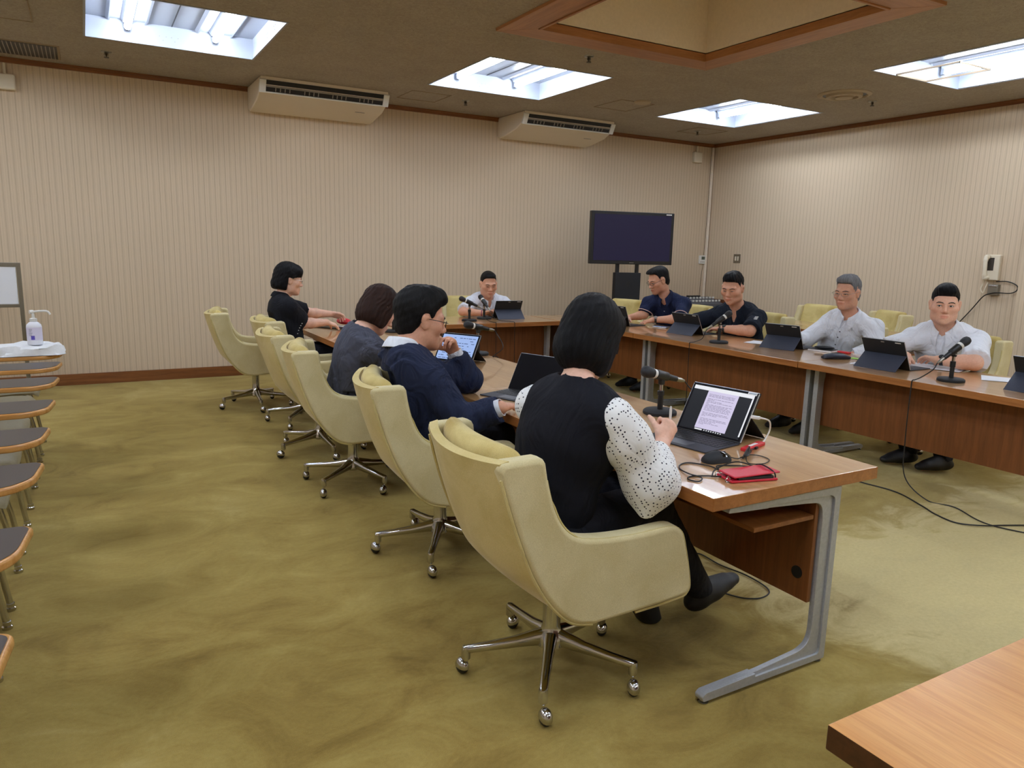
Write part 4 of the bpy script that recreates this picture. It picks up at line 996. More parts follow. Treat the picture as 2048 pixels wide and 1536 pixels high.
def field_object(name, fld, mat, parent, smooth_it=1, attrs=None):
    v, f = fld.mesh(); v = relax(v, f, smooth_it)
    # keep only the largest connected piece when stray bits exist
    lab = np.arange(len(v))
    for _ in range(200):
        m = lab[f].min(1); new = lab.copy()
        for k in range(4): np.minimum.at(new, f[:, k], m)
        new = new[new]
        if (new == lab).all(): break
        lab = new
    u, c = np.unique(lab, return_counts=True); keep = lab == u[c.argmax()]
    if not keep.all():
        remap = np.cumsum(keep)-1; f = remap[f[keep[f].all(1)]]; v = v[keep]
    o0 = A3(parent.location)
    me = bpy.data.meshes.new(name); me.vertices.add(len(v)); me.vertices.foreach_set('co', (v-o0).astype(np.float32).ravel())
    me.loops.add(len(f)*4); me.loops.foreach_set('vertex_index', f.astype(np.int32).ravel())
    me.polygons.add(len(f)); me.polygons.foreach_set('loop_start', np.arange(0, len(f)*4, 4, dtype=np.int32))
    me.update(calc_edges=True); me.validate()
    me.polygons.foreach_set('use_smooth', np.ones(len(me.polygons), bool))
    me.materials.append(mat); o = bpy.data.objects.new(name, me); C.objects.link(o); o.parent = parent
    if attrs:
        for nm, fn in attrs.items():
            a = me.attributes.new(nm, 'FLOAT_COLOR', 'POINT'); val = fn(v)
            a.data.foreach_set('color', np.concatenate([val, np.ones((len(v), 1))], 1).astype(np.float32).ravel())
    return o, v, f

# materials of people
def mat_skin(name, c):
    m = NT(name); at = m.node('ShaderNodeAttribute', attribute_name='tint'); n = m.noise(m.coord('Object'), 90, 3)
    n2 = m.noise(m.coord('Object'), 14, 3)
    col = m.mix(lin(c), at.outputs['Color'], 1.0, 'MULTIPLY')
    col = m.mix(col, m.ramp(n, [(.3, (.93, .9, .89)), (.7, (1.04, 1.03, 1.03))]), 1.0, 'MULTIPLY')
    col = m.mix(col, m.ramp(n2, [(.35, (.97, .9, .88)), (.65, (1.02, 1.02, 1.02))]), .8, 'MULTIPLY')
    m.color(col); m.set(Roughness=.5, Subsurface_Weight=.12, Subsurface_Scale=.006, Specular_IOR_Level=.4); m.b.inputs['Subsurface Radius'].default_value = (1, .35, .2)
    m.bump(n, .08, .002); return m.m
def mat_hair(name, c, c2, rough=.42):
    m = NT(name); at = m.node('ShaderNodeAttribute', attribute_name='flow'); mp = m.node('ShaderNodeMapping'); mp.inputs['Scale'].default_value = (26, 1.1, .6)
    m.link(at.outputs['Vector'], mp.inputs['Vector']); f = m.noise(mp.outputs['Vector'], 2.2, 5, .72, .15)
    m.color(m.ramp(f, [(.34, lin(c)), (.68, lin(c2))])); m.set(Roughness=rough+.06, Specular_IOR_Level=.16); m.b.inputs['Anisotropic'].default_value = .5
    m.bump(f, .8, .006); return m.m
def mat_cloth(name, c, rough=.85, amount=.08, scale=260, wr=.5, sheen=.0, wscale=7):
    m = NT(name); v = m.coord('Object'); n = m.noise(v, scale, 2, .7); w = m.noise(m.coord('Object', (1, 1, .55)), wscale, 3, .55, 1.4)
    a = lin(c); m.color(m.ramp(n, [(.3, tuple(x*(1-amount) for x in a)), (.7, tuple(min(1, x*(1+amount)) for x in a))])); m.set(Roughness=rough, Sheen_Weight=sheen, Specular_IOR_Level=.2)
    b1 = m.node('ShaderNodeBump'); b1.inputs['Strength'].default_value = wr; b1.inputs['Distance'].default_value = .05; m.link(w, b1.inputs['Height'])
    b2 = m.node('ShaderNodeBump'); b2.inputs['Strength'].default_value = .15; b2.inputs['Distance'].default_value = .001; m.link(n, b2.inputs['Height']); m.link(b1.outputs['Normal'], b2.inputs['Normal']); m.link(b2.outputs['Normal'], m.b.inputs['Normal'])
    return m.m
def mat_dots():
    m = NT('polka_dot_cloth'); v = m.coord('Object', (92, 92, 92), (.3, .5, .2)); vo = m.node('ShaderNodeTexVoronoi'); vo.inputs['Scale'].default_value = 1.0; vo.inputs['Randomness'].default_value = .35; m.link(v, vo.inputs['Vector'])
    w = m.noise(m.coord('Object'), 8, 3, .5, 1.2); d = m.math('LESS_THAN', vo.outputs['Distance'], .26)
    m.color(m.mix(lin((232, 233, 232)), lin((34, 36, 52)), d)); m.set(Roughness=.8); m.bump(w, .4, .03); return m.m
M['eye_white'] = plain('eye_white', (214, 206, 198), .3); M['iris'] = plain('iris_dark', (24, 16, 12), .15); M['lash'] = plain('lash_dark', (22, 16, 14), .7)

def hand(F, W, f, n, right, curls, thumb=.5, spread=.012, hs=1.0, k=.009):
    """palm and five fingers grown from the wrist W; f = towards the fingers, n = out of the palm"""
    f = unit(f); n = unit(A3(n)-f*float(A3(n)@f)); s = np.cross(f, n) if right else np.cross(n, f)   # s = towards the thumb
    W = A3(W); q = lambda a, b, c: W+hs*(f*a+s*b+n*c)
    F.ell(q(.052, 0, 0), (.05*hs, .040*hs, .0155*hs), np.stack([f, s, n], 1), k=.014)
    F.ell(q(.078, 0.0, -.002), (.02*hs, .041*hs, .0135*hs), np.stack([f, s, n], 1), k=.010)
    F.cone(q(-.01, 0, 0), q(.04, 0, 0), .026*hs, .024*hs, .015, (n, .72))
    F.ell(q(.03, .024, .008), (.03*hs, .016*hs, .015*hs), np.stack([f, s, n], 1), k=.012)
    for i, (b, L, r) in enumerate(((.029, .074, .0088), (.0098, .082, .0090), (-.0095, .076, .0086), (-.0275, .060, .0078))):
        c = curls[i] if isinstance(curls[0], (list, tuple)) else curls
        p = q(.085-.004*abs(i-1), b, -.001); ang = 0.0; d0 = unit(f+s*(spread*(1.5-i)/.03)*.5)
        for j, (seg, cj) in enumerate(zip((.46, .30, .24), c)):
            ang += math.radians(cj); d = d0*math.cos(ang)+n*math.sin(ang); e = p+d*L*seg*hs
            F.cone(p, e, r*hs*(1-.07*j), r*hs*(.93-.07*j), .005 if j else .008); p = e
    p = q(.022, .030, .006)
    for j, (L, r, a) in enumerate(((.040, .0125, 0), (.032, .0105, .25), (.026, .0095, .45))):
        t = thumb; d = unit(f*(.75-.1*j)+s*(.75-t*.5-a*.7)+n*(t*.7+a*.5)); e = p+d*L*hs; F.cone(p, e, r*hs, r*hs*.92, .008); p = e

def head_frame(yaw, pitch, roll):
    """columns: right, face direction, up"""
    y, p, r = map(math.radians, (yaw, pitch, roll)); fwd = A3((math.cos(y)*math.cos(p), math.sin(y)*math.cos(p), -math.sin(p)))
    rt = A3((math.sin(y), -math.cos(y), 0)); up = np.cross(rt, fwd); rt2 = rt*math.cos(r)+up*math.sin(r); up2 = np.cross(rt2, fwd)
    return np.stack([rt2, fwd, up2], 1)

TABLES = [(1.571, 2.351, 1.52, 6.916), (2.421, 4.217, 6.378, 7.158), (4.236, 5.016, 1.618, 7.014)]
SHELVES = [(1.79, 2.11, 1.5, 6.93), (2.4, 4.24, 6.61, 6.94), (4.50, 4.80, 1.6, 7.03)]
def carve(F, D, gap=.0, low=.62):
    """press the body against what carries it: chair cushions, arm rests, table top"""
    cx, cy, th = D['chair']; th = math.radians(th); Rz = np.array([[math.cos(th), -math.sin(th), 0], [math.sin(th), math.cos(th), 0], [0, 0, 1.0]])
    def fn(u, v, z):
        av = np.abs(v); f = np.interp(z, [.40, .47, .53, .64, .74, .87, .95, 1.1], [-.068, -.082, -.118, -.160, -.194, -.228, -.30, -.48])+gap; w = np.interp(z, [.50, .60, .64, .70, .78, .85], [-.05, -.075, -.135, -.165, -.186, -.195])+gap
        seat = np.minimum(np.minimum(np.minimum(u+.3, .345-u), np.minimum(.31-av, .4745+gap-z)), z-.22)
        back = np.minimum(np.minimum(f-u, u+.55), np.minimum(np.minimum(.33-av, z-.38), 1.08-z))
        arm = np.minimum(np.minimum(np.minimum(u+.2, .34-u), np.minimum(av-.226+gap, .33-av)), np.minimum(.612+gap-z, z-.28))
        wing = np.minimum(np.minimum(np.minimum(w-u, u+.5), np.minimum(av-.222+gap, .33-av)), np.minimum(.858-z, z-.45))
        return np.maximum(np.maximum(seat, back), np.maximum(arm, wing))
    F.func((cx, cy, 0), Rz, 1.0, fn, 0)
    tz = D.get('tz', .7018)+gap; X, Y, Z = np.meshgrid(*F.c, indexing='ij', sparse=True)
    for i, (x0, x1, y0, y1) in enumerate(TABLES):
        e = .002+gap; d = np.minimum(np.minimum(np.minimum(X-x0+e, x1+e-X), np.minimum(Y-y0+e, y1+e-Y)), np.minimum(tz-Z, Z-low)); x0, x1, y0, y1 = SHELVES[i]
        d2 = np.minimum(np.minimum(np.minimum(X-x0+e, x1+e-X), np.minimum(Y-y0+e, y1+e-Y)), Z-.532)
        F.V = np.maximum(F.V, np.where(Z < .71, np.maximum(d, d2), -1)).astype(np.float32)
    F.V = np.maximum(F.V, (.001-Z)).astype(np.float32)

def make_person(label, loc, D, skin, hair, top, extra=None):
    """D: joints in world metres"""
    t = thing('person', label, 'person', loc)
    hs = D.get('hs', 1.0); Hc = A3(D['head']); R = head_frame(*D['look']); L = lambda x, y, z: Hc+R@(A3((x, y, z))*hs)
    N, P = A3(D['neck']), A3(D['pelvis']); SL, SR = A3(D['sl']), A3(D['sr']); EL, ER, WL, WR = (A3(D[k]) for k in ('el', 'er', 'wl', 'wr'))
    rt = unit(SR-SL); up = unit(N-P); fw = unit(np.cross(up, rt)); sh = np.linalg.norm(SR-SL)/2; g = D.get('girth', 1.0); fem = D.get('fem', False)
    KL, KR, AL, AR = (A3(D[k]) for k in ('kl', 'kr', 'al', 'ar'))
    H0, H1 = P-rt*.09, P+rt*.09
    def at(a, r=0, f=0): return P+(N-P)*a+rt*r+fw*f
    def torso(F, inf, low=True):
        fl = (fw, .68)
        F.cone(at(-.02, 0, .0), at(.28, 0, .012), .158*g, .142*g, .05, (fw, .78), inf=inf)
        F.cone(at(.28, 0, .012), at(.66, 0, .008), .142*g, .160*g, .06, (fw, .74), inf=inf)
        F.cone(at(.66, -.045, .0), at(.84, -sh*.42, -.008), .120*g, .082*g, .06, (fw, .80), inf=inf); F.cone(at(.66, .045, .0), at(.84, sh*.42, -.008), .120*g, .082*g, .06, (fw, .80), inf=inf)
        if fem:
            for s in (-1, 1): F.ell(at(.60, s*.065, .085*g), (.062, .055, .062), np.stack([rt, fw, up], 1), .05, inf=inf)
        for S in (SL, SR):
            F.cone(N-up*.062, S, .056, .056, .04, inf=inf*.9)
            F.cone(N+unit(Hc-N)*.010-fw*.014, S*.70+N*.30+up*.004, .034, .036, .035, inf=inf*.7)
    def arm(F, S, E, W, r0, r1, r2, inf=0.0, to='wrist'):
        F.cone(S, E, r0, r1, .035, inf=inf)
        if to == 'wrist':
            m = E+(W-E)*.3; F.cone(E, m, r1*.98, r1*.99, .02, inf=inf); F.cone(m, W, r1*.99, r2, .02, inf=inf)
    ar = D.get('arm', 1.0); r0, r1, r2 = .053*ar, .043*ar, .0275*ar
    # ---- body
    pts = np.array([Hc, N, P, SL, SR, EL, ER, WL, WR, KL, KR, AL, AR, WL+unit(D['fl'])*.2, WR+unit(D['fr'])*.2, AL+A3(D['tl'])*.26, AR+A3(D['tr'])*.26])
    lo, hi = pts.min(0)-.20, pts.max(0)+.20
    fine = [(Hc-.15*hs, Hc+.15*hs, D.get('fine', .0042))]+[(np.minimum(W, W+unit(f)*.17)-.05, np.maximum(W, W+unit(f)*.17)+.05, .0046) for W, f in ((WL, D['fl']), (WR, D['fr']))]
    F = Field(lo, hi, .011, fine)
    torso(F, -.006); arm(F, SL, EL, WL, r0, r1, r2); arm(F, SR, ER, WR, r0, r1, r2)
    for H_, K_, A_, tq in ((H0, KL, AL, D['tl']), (H1, KR, AR, D['tr'])):
        F.cone(H_, K_, .082*g, .056, .04); F.cone(K_, K_+(A_-K_)*.35, .054, .052, .03); F.cone(K_+(A_-K_)*.35, A_, .052, .034, .03)
        F.cone(A_+A3((0, 0, -.045)), A_+A3(tq)*.16+A3((0, 0, -.055)), .034, .026, .03, (A3((0, 0, 1)), .8))
    hand(F, WL, D['fl'], D['nl'], False, D.get('cl', (22, 25, 15)), D.get('thl', .5), hs=D.get('hand', 1.0)); hand(F, WR, D['fr'], D['nr'], True, D.get('cr', (22, 25, 15)), D.get('thr', .5), hs=D.get('hand', 1.0))
    nk = D.get('nk', .054)
    F.cone(N-up*.04+fw*.01, L(0, -.022, -.075), nk+.004, nk, .04); F.cone(L(0, -.022, -.075), L(0, -.015, -.03), nk, .055*hs, .03)
    E_ = lambda c, r, k=.02, op='add': F.ell(L(*c), A3(r)*hs, R, k*hs, op)
    K_ = lambda a, b, ra, rb, k=.012, op='add', flat=None: F.cone(L(*a), L(*b), ra*hs, rb*hs, k*hs, flat, op)
    fwid = D.get('fw', 1.0)
    E_((0, -.018, .040), (.076, .096, .080)); E_((0, .018, -.030), (.062*fwid, .068, .080), .03); E_((0, .040, -.082), (.044*fwid, .042, .032), .03)
    for s in (-1, 1):
        E_((s*.048*fwid, .045, -.022), (.024, .030, .022), .03); E_((s*.052*fwid, .005, -.070), (.016, .030, .026), .03)
        K_((s*.012, .082, .019), (s*.046, .070, .021), .0095, .008, .022)
        E_((s*.0315, .094, .001), (.019, .016, .0115), .014, 'sub'); E_((s*.0315, .070, .000), (.0165, .0145, .0125), .008)
        K_((s*.018, .084, .0065), (s*.046, .0745, .0055), .0035, .0035, .006)
        E_((s*.0125, .092, -.0365), (.0085, .0105, .0075), .008)
        E_((s*.0785*(.5+.5*fwid), -.006, -.006), (.0075, .019, .031), .012); E_((s*.0835*(.5+.5*fwid), -.010, .008), (.006, .016, .018), .008); E_((s*.0875*(.5+.5*fwid), .0, -.004), (.006, .009, .014), .006, 'sub')
    K_((0, .082, .012), (0, .099, -.028), .0075, .0105, .016); E_((0, .1025, -.0315), (.0105, .0105, .009), .010)
    E_((0, .086, -.0615), (.0255, .0125, .0065), .010); E_((0, .0845, -.0725), (.0215, .012, .0065), .010); K_((-.020, .0965, -.0668), (.020, .0965, -.0668), .0020, .0020, .004, 'sub'); E_((0, .071, -.100), (.022, .022, .019), .025)
    carve(F, D, .006)
    lips = A3(D.get('lips', (.92, .66, .64))); stub = D.get('stub', 0.0)
    def tint(v):
        q = ((v-Hc)@R)/hs; out = np.ones((len(v), 3)); x, y, z = q.T; near = np.linalg.norm(q, axis=1) < .16
        def blend(mask, c): out[:] = out*(1-mask[:, None])+out*A3(c)*mask[:, None]
        sm = lambda d, w: np.clip(1-d/w, 0, 1)*near
        blend(sm(np.sqrt((x/.026)**2+((z+.067)/.0115)**2+((y-.093)/.03)**2)-.6, .5).clip(0, 1), lips)
        for s in (-1, 1): blend(sm(np.sqrt(((x-s*.045)/.03)**2+((y-.06)/.04)**2+((z+.025)/.025)**2)-.2, 1.0)*.6, (1.0, .88, .85))
        blend(sm(np.sqrt((x/.018)**2+((y-.105)/.02)**2+((z+.03)/.018)**2)-.3, .8)*.6, (1.0, .86, .83))
        if stub: blend((np.clip((-.045-z)/.02, 0, 1)*np.clip((y-.0)/.03, 0, 1))*near*stub, (.72, .70, .70))
        return out
    body, bv, bf = field_object('body', F, skin, t, 1, {'tint': tint})
    tree = BVHTree.FromPolygons([tuple(p) for p in bv], [tuple(q) for q in bf.tolist()])
    o0 = A3(t.location)
    def ray(o, d):
        h = tree.ray_cast(Vector(o), Vector(d)); return A3(h[0]) if h[0] is not None else None
    def face(x, z, off=0.0):     # point on the face surface in front of (x, z)
        h = ray(L(x, .2, z), -R[:, 1]); h = h if h is not None else L(x, .09, z); return h+R[:, 1]*off*hs
    # ---- eyes, brows
    op = D.get('eye', .0042)
    for s in (-1, 1):
        e = face(s*.0315, -.0005); T = Matrix.Translation(Vector(e-o0)) @ Matrix([list(R[0])+[0], list(R[1])+[0], list(R[2])+[0], [0, 0, 0, 1]])
        if op > .0015:
            eb = MB().sphere((0, -.0022*hs, 0), (.0120*hs, .0042*hs, op*hs), 16, 10, T).build('eye', M['eye_white'], t)
            MB().sphere((D.get('gaze', 0)*hs, .0008*hs, -.0003), (.0052*hs, .0018*hs, min(.0052, op*1.02)*hs), 14, 8, T).build('iris', M['iris'], eb)
        ls = [tuple(face(s*x, z, .0006)-o0) for x, z in ((.0185, op*.2-.001), (.024, op*.9), (.0315, op*1.15), (.039, op*.95), (.0455, op*.1))]
        MB().tube(smooth_path(ls, 4), .0016*hs, 6).build('eyelash', M['lash'], t)
        br = [tuple(face(s*x, z, .0005)-o0) for x, z in ((.0135, .0185), (.022, .0215), (.033, .0232), (.043, .0215), (.050, .0165))]
        MB().tube(smooth_path(br, 4), [.0026*hs]*6+[.0032*hs]*6+[.0024*hs]*4+[.0012*hs], 6).build('eyebrow', D.get('brow', M['lash']), t)
    # ---- hair
    hf = Field(Hc-.24*hs, Hc+.22*hs, .0052)
    hair['shape'](hf, L, R, hs, Hc)
    def flow(v):
        q = ((v-Hc)@R)/hs; q = q-A3((0, -.03, .02)); th = np.arctan2(q[:, 0], -q[:, 1]+1e-6); ph = np.arctan2(np.hypot(q[:, 0], q[:, 1]), q[:, 2])
        return np.stack([th, ph, np.linalg.norm(q, axis=1)*4], 1)
    field_object('hair', hf, hair['mat'], t, 3, {'flow': flow})
    ctx = dict(t=t, D=D, L=L, R=R, hs=hs, Hc=Hc, N=N, P=P, SL=SL, SR=SR, EL=EL, ER=ER, WL=WL, WR=WR, KL=KL, KR=KR, AL=AL, AR=AR, H0=H0, H1=H1, rt=rt, up=up, fw=fw, at=at, torso=torso, arm=arm, lo=lo, hi=hi, r0=r0, r1=r1, r2=r2, ray=ray, face=face, o0=o0, sh=sh, g=g, nk=nk)
    top(ctx)
    trousers(ctx, D.get('trousers', M['trouser_dark']))
    if extra: extra(ctx)
    return t

def wrinkle(F, amp=.0035, f1=38, f2=61):
    X, Y, Z = np.meshgrid(*F.c, indexing='ij', sparse=True)
    p = f1*(Z+.45*np.sin(7*X+4)+.4*np.sin(8*Y+1)); q = f2*(.55*Z+.5*X-.45*Y)+3*np.sin(9*Z+2*X)
    ridge = lambda t: 1-np.abs(np.sin(t*.5))*2
    w = ridge(p)*np.sin(13*X+3)*np.sin(14*Y+1)+.7*ridge(q)*np.sin(17*Y+2*X)*np.sin(15*Z)
    F.V += (amp*w).astype(np.float32)
def neck_hole(F, c, r=.062, v=0.0, front=None):
    N, L = c['N'], c['L']; F.cone(N-c['up']*.01+c['fw']*.008, L(0, -.02, -.08)+c['up']*.12, r, r+.02, .008, op='sub')
    if v: F.cone(N+c['up']*.02+c['fw']*.05, N-c['up']*v+c['fw']*.13, .042, .008, .006, op='sub')
def garment(c, name, mat, inf, sleeve, cuffs=(.62, .62), wr=.004, v=0.0, hole=.060, hem=-.06, flare=.012, step=.0085, sm=2, fore=False, cutsh=0):
    F = Field(c['lo'], c['hi'], step); c['torso'](F, inf)
    for S, E, W, q in ((c['SL'], c['EL'], c['WL'], cuffs[0]), (c['SR'], c['ER'], c['WR'], cuffs[1])):
        if not sleeve: continue
        if fore:   # long sleeve down to fraction q of the forearm
            F.cone(S, E, c['r0']+inf+.006, c['r1']+inf+.006, .03); e = E+(W-E)*q; F.cone(E, e, c['r1']+inf+.006, c['r2']+inf+.012, .02)
            d = unit(W-E); sl, g_ = F.box(np.minimum(e, e+d*.13)-.09, np.maximum(e, e+d*.13)+.09)
        else:
            e = S+(E-S)*q; d = unit(E-S); F.cone(S+d*.02, e+d*.02, c['r0']+inf-.002, c['r1']+inf+flare, .06)
            sl, g_ = F.box(np.minimum(e, e+d*.14)-.10, np.maximum(e, e+d*.14)+.10)
        if sl is not None:
            dd = (g_[0]-e[0])*d[0]+(g_[1]-e[1])*d[1]+(g_[2]-e[2])*d[2]; rr = np.sqrt((g_[0]-e[0]-dd*d[0])**2+(g_[1]-e[1]-dd*d[1])**2+(g_[2]-e[2]-dd*d[2])**2)
            F.put(sl, -np.minimum(np.minimum(dd, .14-dd), .10-rr), .003, 'sub')
    if cutsh:
        for sg in (-1, 1): F.plane(c['N']+c['rt']*sg*c['sh']*cutsh, c['rt']*sg+c['up']*.25)
    wrinkle(F, wr); neck_hole(F, c, hole, v); F.plane(c['at'](hem), -c['up']); carve(F, c['D'], 0, .45)
    o, v_, f_ = field_object(name, F, mat, c['t'], sm)
    tr = BVHTree.FromPolygons([tuple(p) for p in v_], [tuple(q) for q in f_.tolist()])
    def surf(p, d):
        h = tr.ray_cast(Vector(p), Vector(d)); return A3(h[0]) if h[0] is not None else None
    return o, surf
def trousers(c, mat):
    F = Field(np.minimum(np.minimum(c['P'], c['KL']), np.minimum(c['KR'], np.minimum(c['AL'], c['AR'])))-.2, np.maximum(np.maximum(c['P']+.1, c['KL']), np.maximum(c['KR'], np.maximum(c['AL'], c['AR'])))+.2, .011)
    g = c['g']; F.cone(c['at'](-.08), c['at'](.0), .160*g, .158*g, .05, (c['fw'], .8))
    for H_, K_, A_ in ((c['H0'], c['KL'], c['AL']), (c['H1'], c['KR'], c['AR'])):
        F.cone(H_, K_, .094*g, .072, .04); F.cone(K_, A_+A3((0, 0, .01)), .070, .056, .03)
    wrinkle(F, .004); F.plane(A3((0, 0, min(c['AL'][2], c['AR'][2])-.012)), (0, 0, -1))
    carve(F, c['D'])
    field_object('trousers', F, mat, c['t'], 1)
    for A_, tq, nm in ((c['AL'], c['D']['tl'], 'shoe'), (c['AR'], c['D']['tr'], 'shoe')):
        A_ = A3(A_); tq = unit(tq); s = np.cross(tq, A3((0, 0, 1))); s = unit(s); u = np.cross(s, tq); heel = A_-u*.045-tq*.035
        Fs = Field(heel-.36, heel+.36, .008)
        Fs.cone(A_, heel+tq*.03+u*.02, .045, .046, .03); Fs.cone(heel+u*.008, heel+tq*.10+u*.008, .036, .040, .03, (u, .8)); Fs.cone(heel+tq*.10+u*.006, heel+tq*.215+u*.0, .044, .034, .03, (u, .7)); Fs.cone(A_+tq*.01, heel+tq*.17+u*.02, .038, .026, .04)
        Fs.plane(heel-u*.030, -u); Fs.plane(A_+u*.03, u); carve(Fs, c['D'])
        field_object(nm, Fs, c['D'].get('shoes', M['shoe_black']), c['t'], 1)
def collar(c, mat, h=.032, fall=.04, r=.066, gap=.35, tip=.04, open_=0.0, lift=.034):
    """shirt collar: stand and turned-down leaf running round the neck, open at the front"""
    N, up, fw, rt = c['N']+c['up']*lift, c['up'], c['fw'], c['rt']; ax = unit(unit(c['Hc']-c['N'])*.5+up*.5); fwd = unit(fw-ax*float(fw@ax)); rr = unit(np.cross(fwd, ax)); rings = []
    n = 30
    for i in range(n+1):
        a = gap/2+(2*PI-gap)*i/n; d = fwd*math.cos(a)+rr*math.sin(a); front = max(0, math.cos(a))**3; ra = r*(1+.14*math.cos(a))
        b = N+d*ra+fwd*.006-ax*(.018+.020*front+open_*front)
        ring = [b, b+ax*h*(1-.3*front)-d*.004, b+ax*(h+.004)*(1-.3*front)+d*.003, b+d*(.017+.006*front)+ax*(h*.5)*(1-.5*front), b+d*(.026+.022*front)-ax*(fall-h+.004+tip*front), b+d*(.022+.022*front)-ax*(fall-h+.006+tip*front), b+d*(.012+.004*front)+ax*h*.3*(1-.5*front), b+d*.004]
        rings.append([tuple(p-c['o0']) for p in ring])
    return MB().rings(rings).build('collar', mat, c['t'], ang=60)
def on_cloth(c, surf, a, r, up_off=0.0):
    return surf(c['at'](a, r, .5), -c['fw'])
def placket(c, surf, mat, bmat, a0=.93, a1=.05, n=6, x=0.0, w=.016):
    pts = [on_cloth(c, surf, a0+(a1-a0)*i/24, x) for i in range(25)]; pts = [p for p in pts if p is not None]
    if len(pts) < 4: return
    rings = []
    for i, p in enumerate(pts): rings.append([tuple(p+c['rt']*s*w+c['fw']*o-c['o0']) for s, o in ((-1, .0005), (-1, .003), (1, .003), (1, .0005))])
    MB().rings(rings).build('placket', mat, c['t'])
    for i in range(n):
        p = pts[min(len(pts)-1, int((i+.4)/n*len(pts)))]; T = Matrix.Translation(Vector(p+c['fw']*.0035-c['o0'])) @ Vector(c['fw']).to_track_quat('Z', 'Y').to_matrix().to_4x4()
        MB().lathe([(.0055, 0), (.0055, .0015), (.001, .002)], 12, T).build('button', bmat, c['t'])
def patch(c, surf, mat, name, cells, a, r, along=None):
    """flat print on the cloth: cells of (dx, dz, w, h) round the point at height a and side r"""
    for dx, dz, w, h in cells:
        P4 = []
        for sx, sz in ((-1, -1), (1, -1), (1, 1), (-1, 1)):
            o = c['at'](a, r+dx+sx*w/2, .5)+c['up']*(dz+sz*h/2); p = surf(o, -c['fw'])
            if p is None: break
            P4.append(tuple(p+c['fw']*.0025-c['o0']))
        if len(P4) == 4: MB().add(P4, [(0, 1, 2, 3)]).build(name, mat, c['t'])
def glasses(c, mat, w=.021, h=.014, rim=.0012, y=.004, lens=True, z=-.003):
    o0 = c['o0']; g = None
    for s in (-1, 1):
        ring = []
        for q in range(20):
            a = 2*PI*q/20; ca, sa = math.cos(a), math.sin(a); r_ = (abs(ca)**3.2+abs(sa)**3.2)**(-1/3.2); ring.append((s*.0335+w*ca*r_, .1035-.012*((s*.0335+w*ca*r_)/.05)**2, z+h*sa*r_))
        P_ = [tuple(c['L'](*p)-o0) for p in ring+[ring[0]]]
        if g is None: g = MB().tube(P_, rim*c['hs'], 6).build('glasses', mat, c['t'])
        else: MB().tube(P_, rim*c['hs'], 6).build('rim', mat, g)
        x = s*.0335+s*w
        MB().tube([tuple(c['L'](*p)-o0) for p in ((x, .098, z+.006), (s*.073*(.5+.5*c['D'].get('fw', 1)), .086, z+.008), (s*.083*(.5+.5*c['D'].get('fw', 1)), .03, z+.012), (s*.084*(.5+.5*c['D'].get('fw', 1)), -.01, z+.012), (s*.082, -.028, z-.008))], rim*1.15*c['hs'], 6).build('temple', mat, g)
    MB().tube([tuple(c['L'](*p)-o0) for p in ((-.0125, .1035, z+.004), (0, .106, z+.007), (.0125, .1035, z+.004))], rim*c['hs'], 6).build('bridge', mat, g)
def watch(c, W, E, mat, face_dir, dial=None):
    d = unit(E-W); p = W+d*.028; u = unit(A3(face_dir)-d*float(A3(face_dir)@d)); s = np.cross(d, u); r = c['r2']+.0035
    ring = [[tuple(p+d*x+u*rr*math.cos(2*PI*q/20)*.86+s*rr*math.sin(2*PI*q/20)-c['o0']) for q in range(21)] for x, rr in ((-.011, r), (-.011, r+.003), (.011, r+.003), (.011, r))]
    w = MB().rings([[rg[q] for rg in ring] for q in range(21)]).build('wristwatch', mat, c['t'])
    T = Matrix.Translation(Vector(p+u*(r*.86+.003)-c['o0'])) @ Vector(u).to_track_quat('Z', 'Y').to_matrix().to_4x4()
    MB().lathe([(.018, -.003), (.018, .004), (.016, .006), (.001, .006)], 20, T).build('watch_case', dial or mat, w)

# ---- hair shapes
def cut_below(hf, L, R, hs, Hc, knots, k=.010):
    ys, zs = zip(*knots)
    hf.func(Hc, R, .3*hs, lambda x, y, z: (np.interp((y/hs), ys, zs)*hs-z)*.75, k*hs)
def strands(hf, Hc, R, hs, amp=.002, f=34, tuft=.0):
    def fn(x, y, z):
        th = np.arctan2(x, -(y+.03*hs)); r = np.sqrt(x*x+(y+.03*hs)**2); ph = np.arctan2(r, z-.02*hs)
        return amp*np.sin(f*th+3*np.sin(4*ph))*np.clip(r/.04, 0, 1)+tuft*np.sin(9*th+5*ph)*np.sin(11*ph)
    hf.func(Hc, R, .3*hs, fn, op='disp')
MALE = [(-.13, -.088), (-.085, -.085), (-.05, -.072), (-.022, -.030), (-.012, .024), (.008, .026), (.014, -.012), (.028, -.010), (.036, .034), (.055, .060), (.075, .066), (.13, .064)]
def hair_short(vol=.010, front=.0, knots=MALE, amp=.0022, tuft=.0015, top=.0, side=0.0, recede=0.0):
    def sh(hf, L, R, hs, Hc):
        hf.ell(L(0, -.020, .044), A3((.078+side, .098+vol*.6, .082+vol))*hs, R, .01); hf.ell(L(0, -.045, -.02), A3((.066, .066, .075))*hs, R, .02)
        hf.ell(L(0, .035, .098+top), A3((.056, .050, .026+front))*hs, R, .025*hs)
        if front: hf.cone(L(-.035, .066, .088), L(.03, .070, .094), .016*hs, .018*hs, .02*hs)
        strands(hf, Hc, R, hs, amp, 30, tuft); cut_below(hf, L, R, hs, Hc, [(y, z+(recede if y > .04 else 0)) for y, z in knots])
    return sh
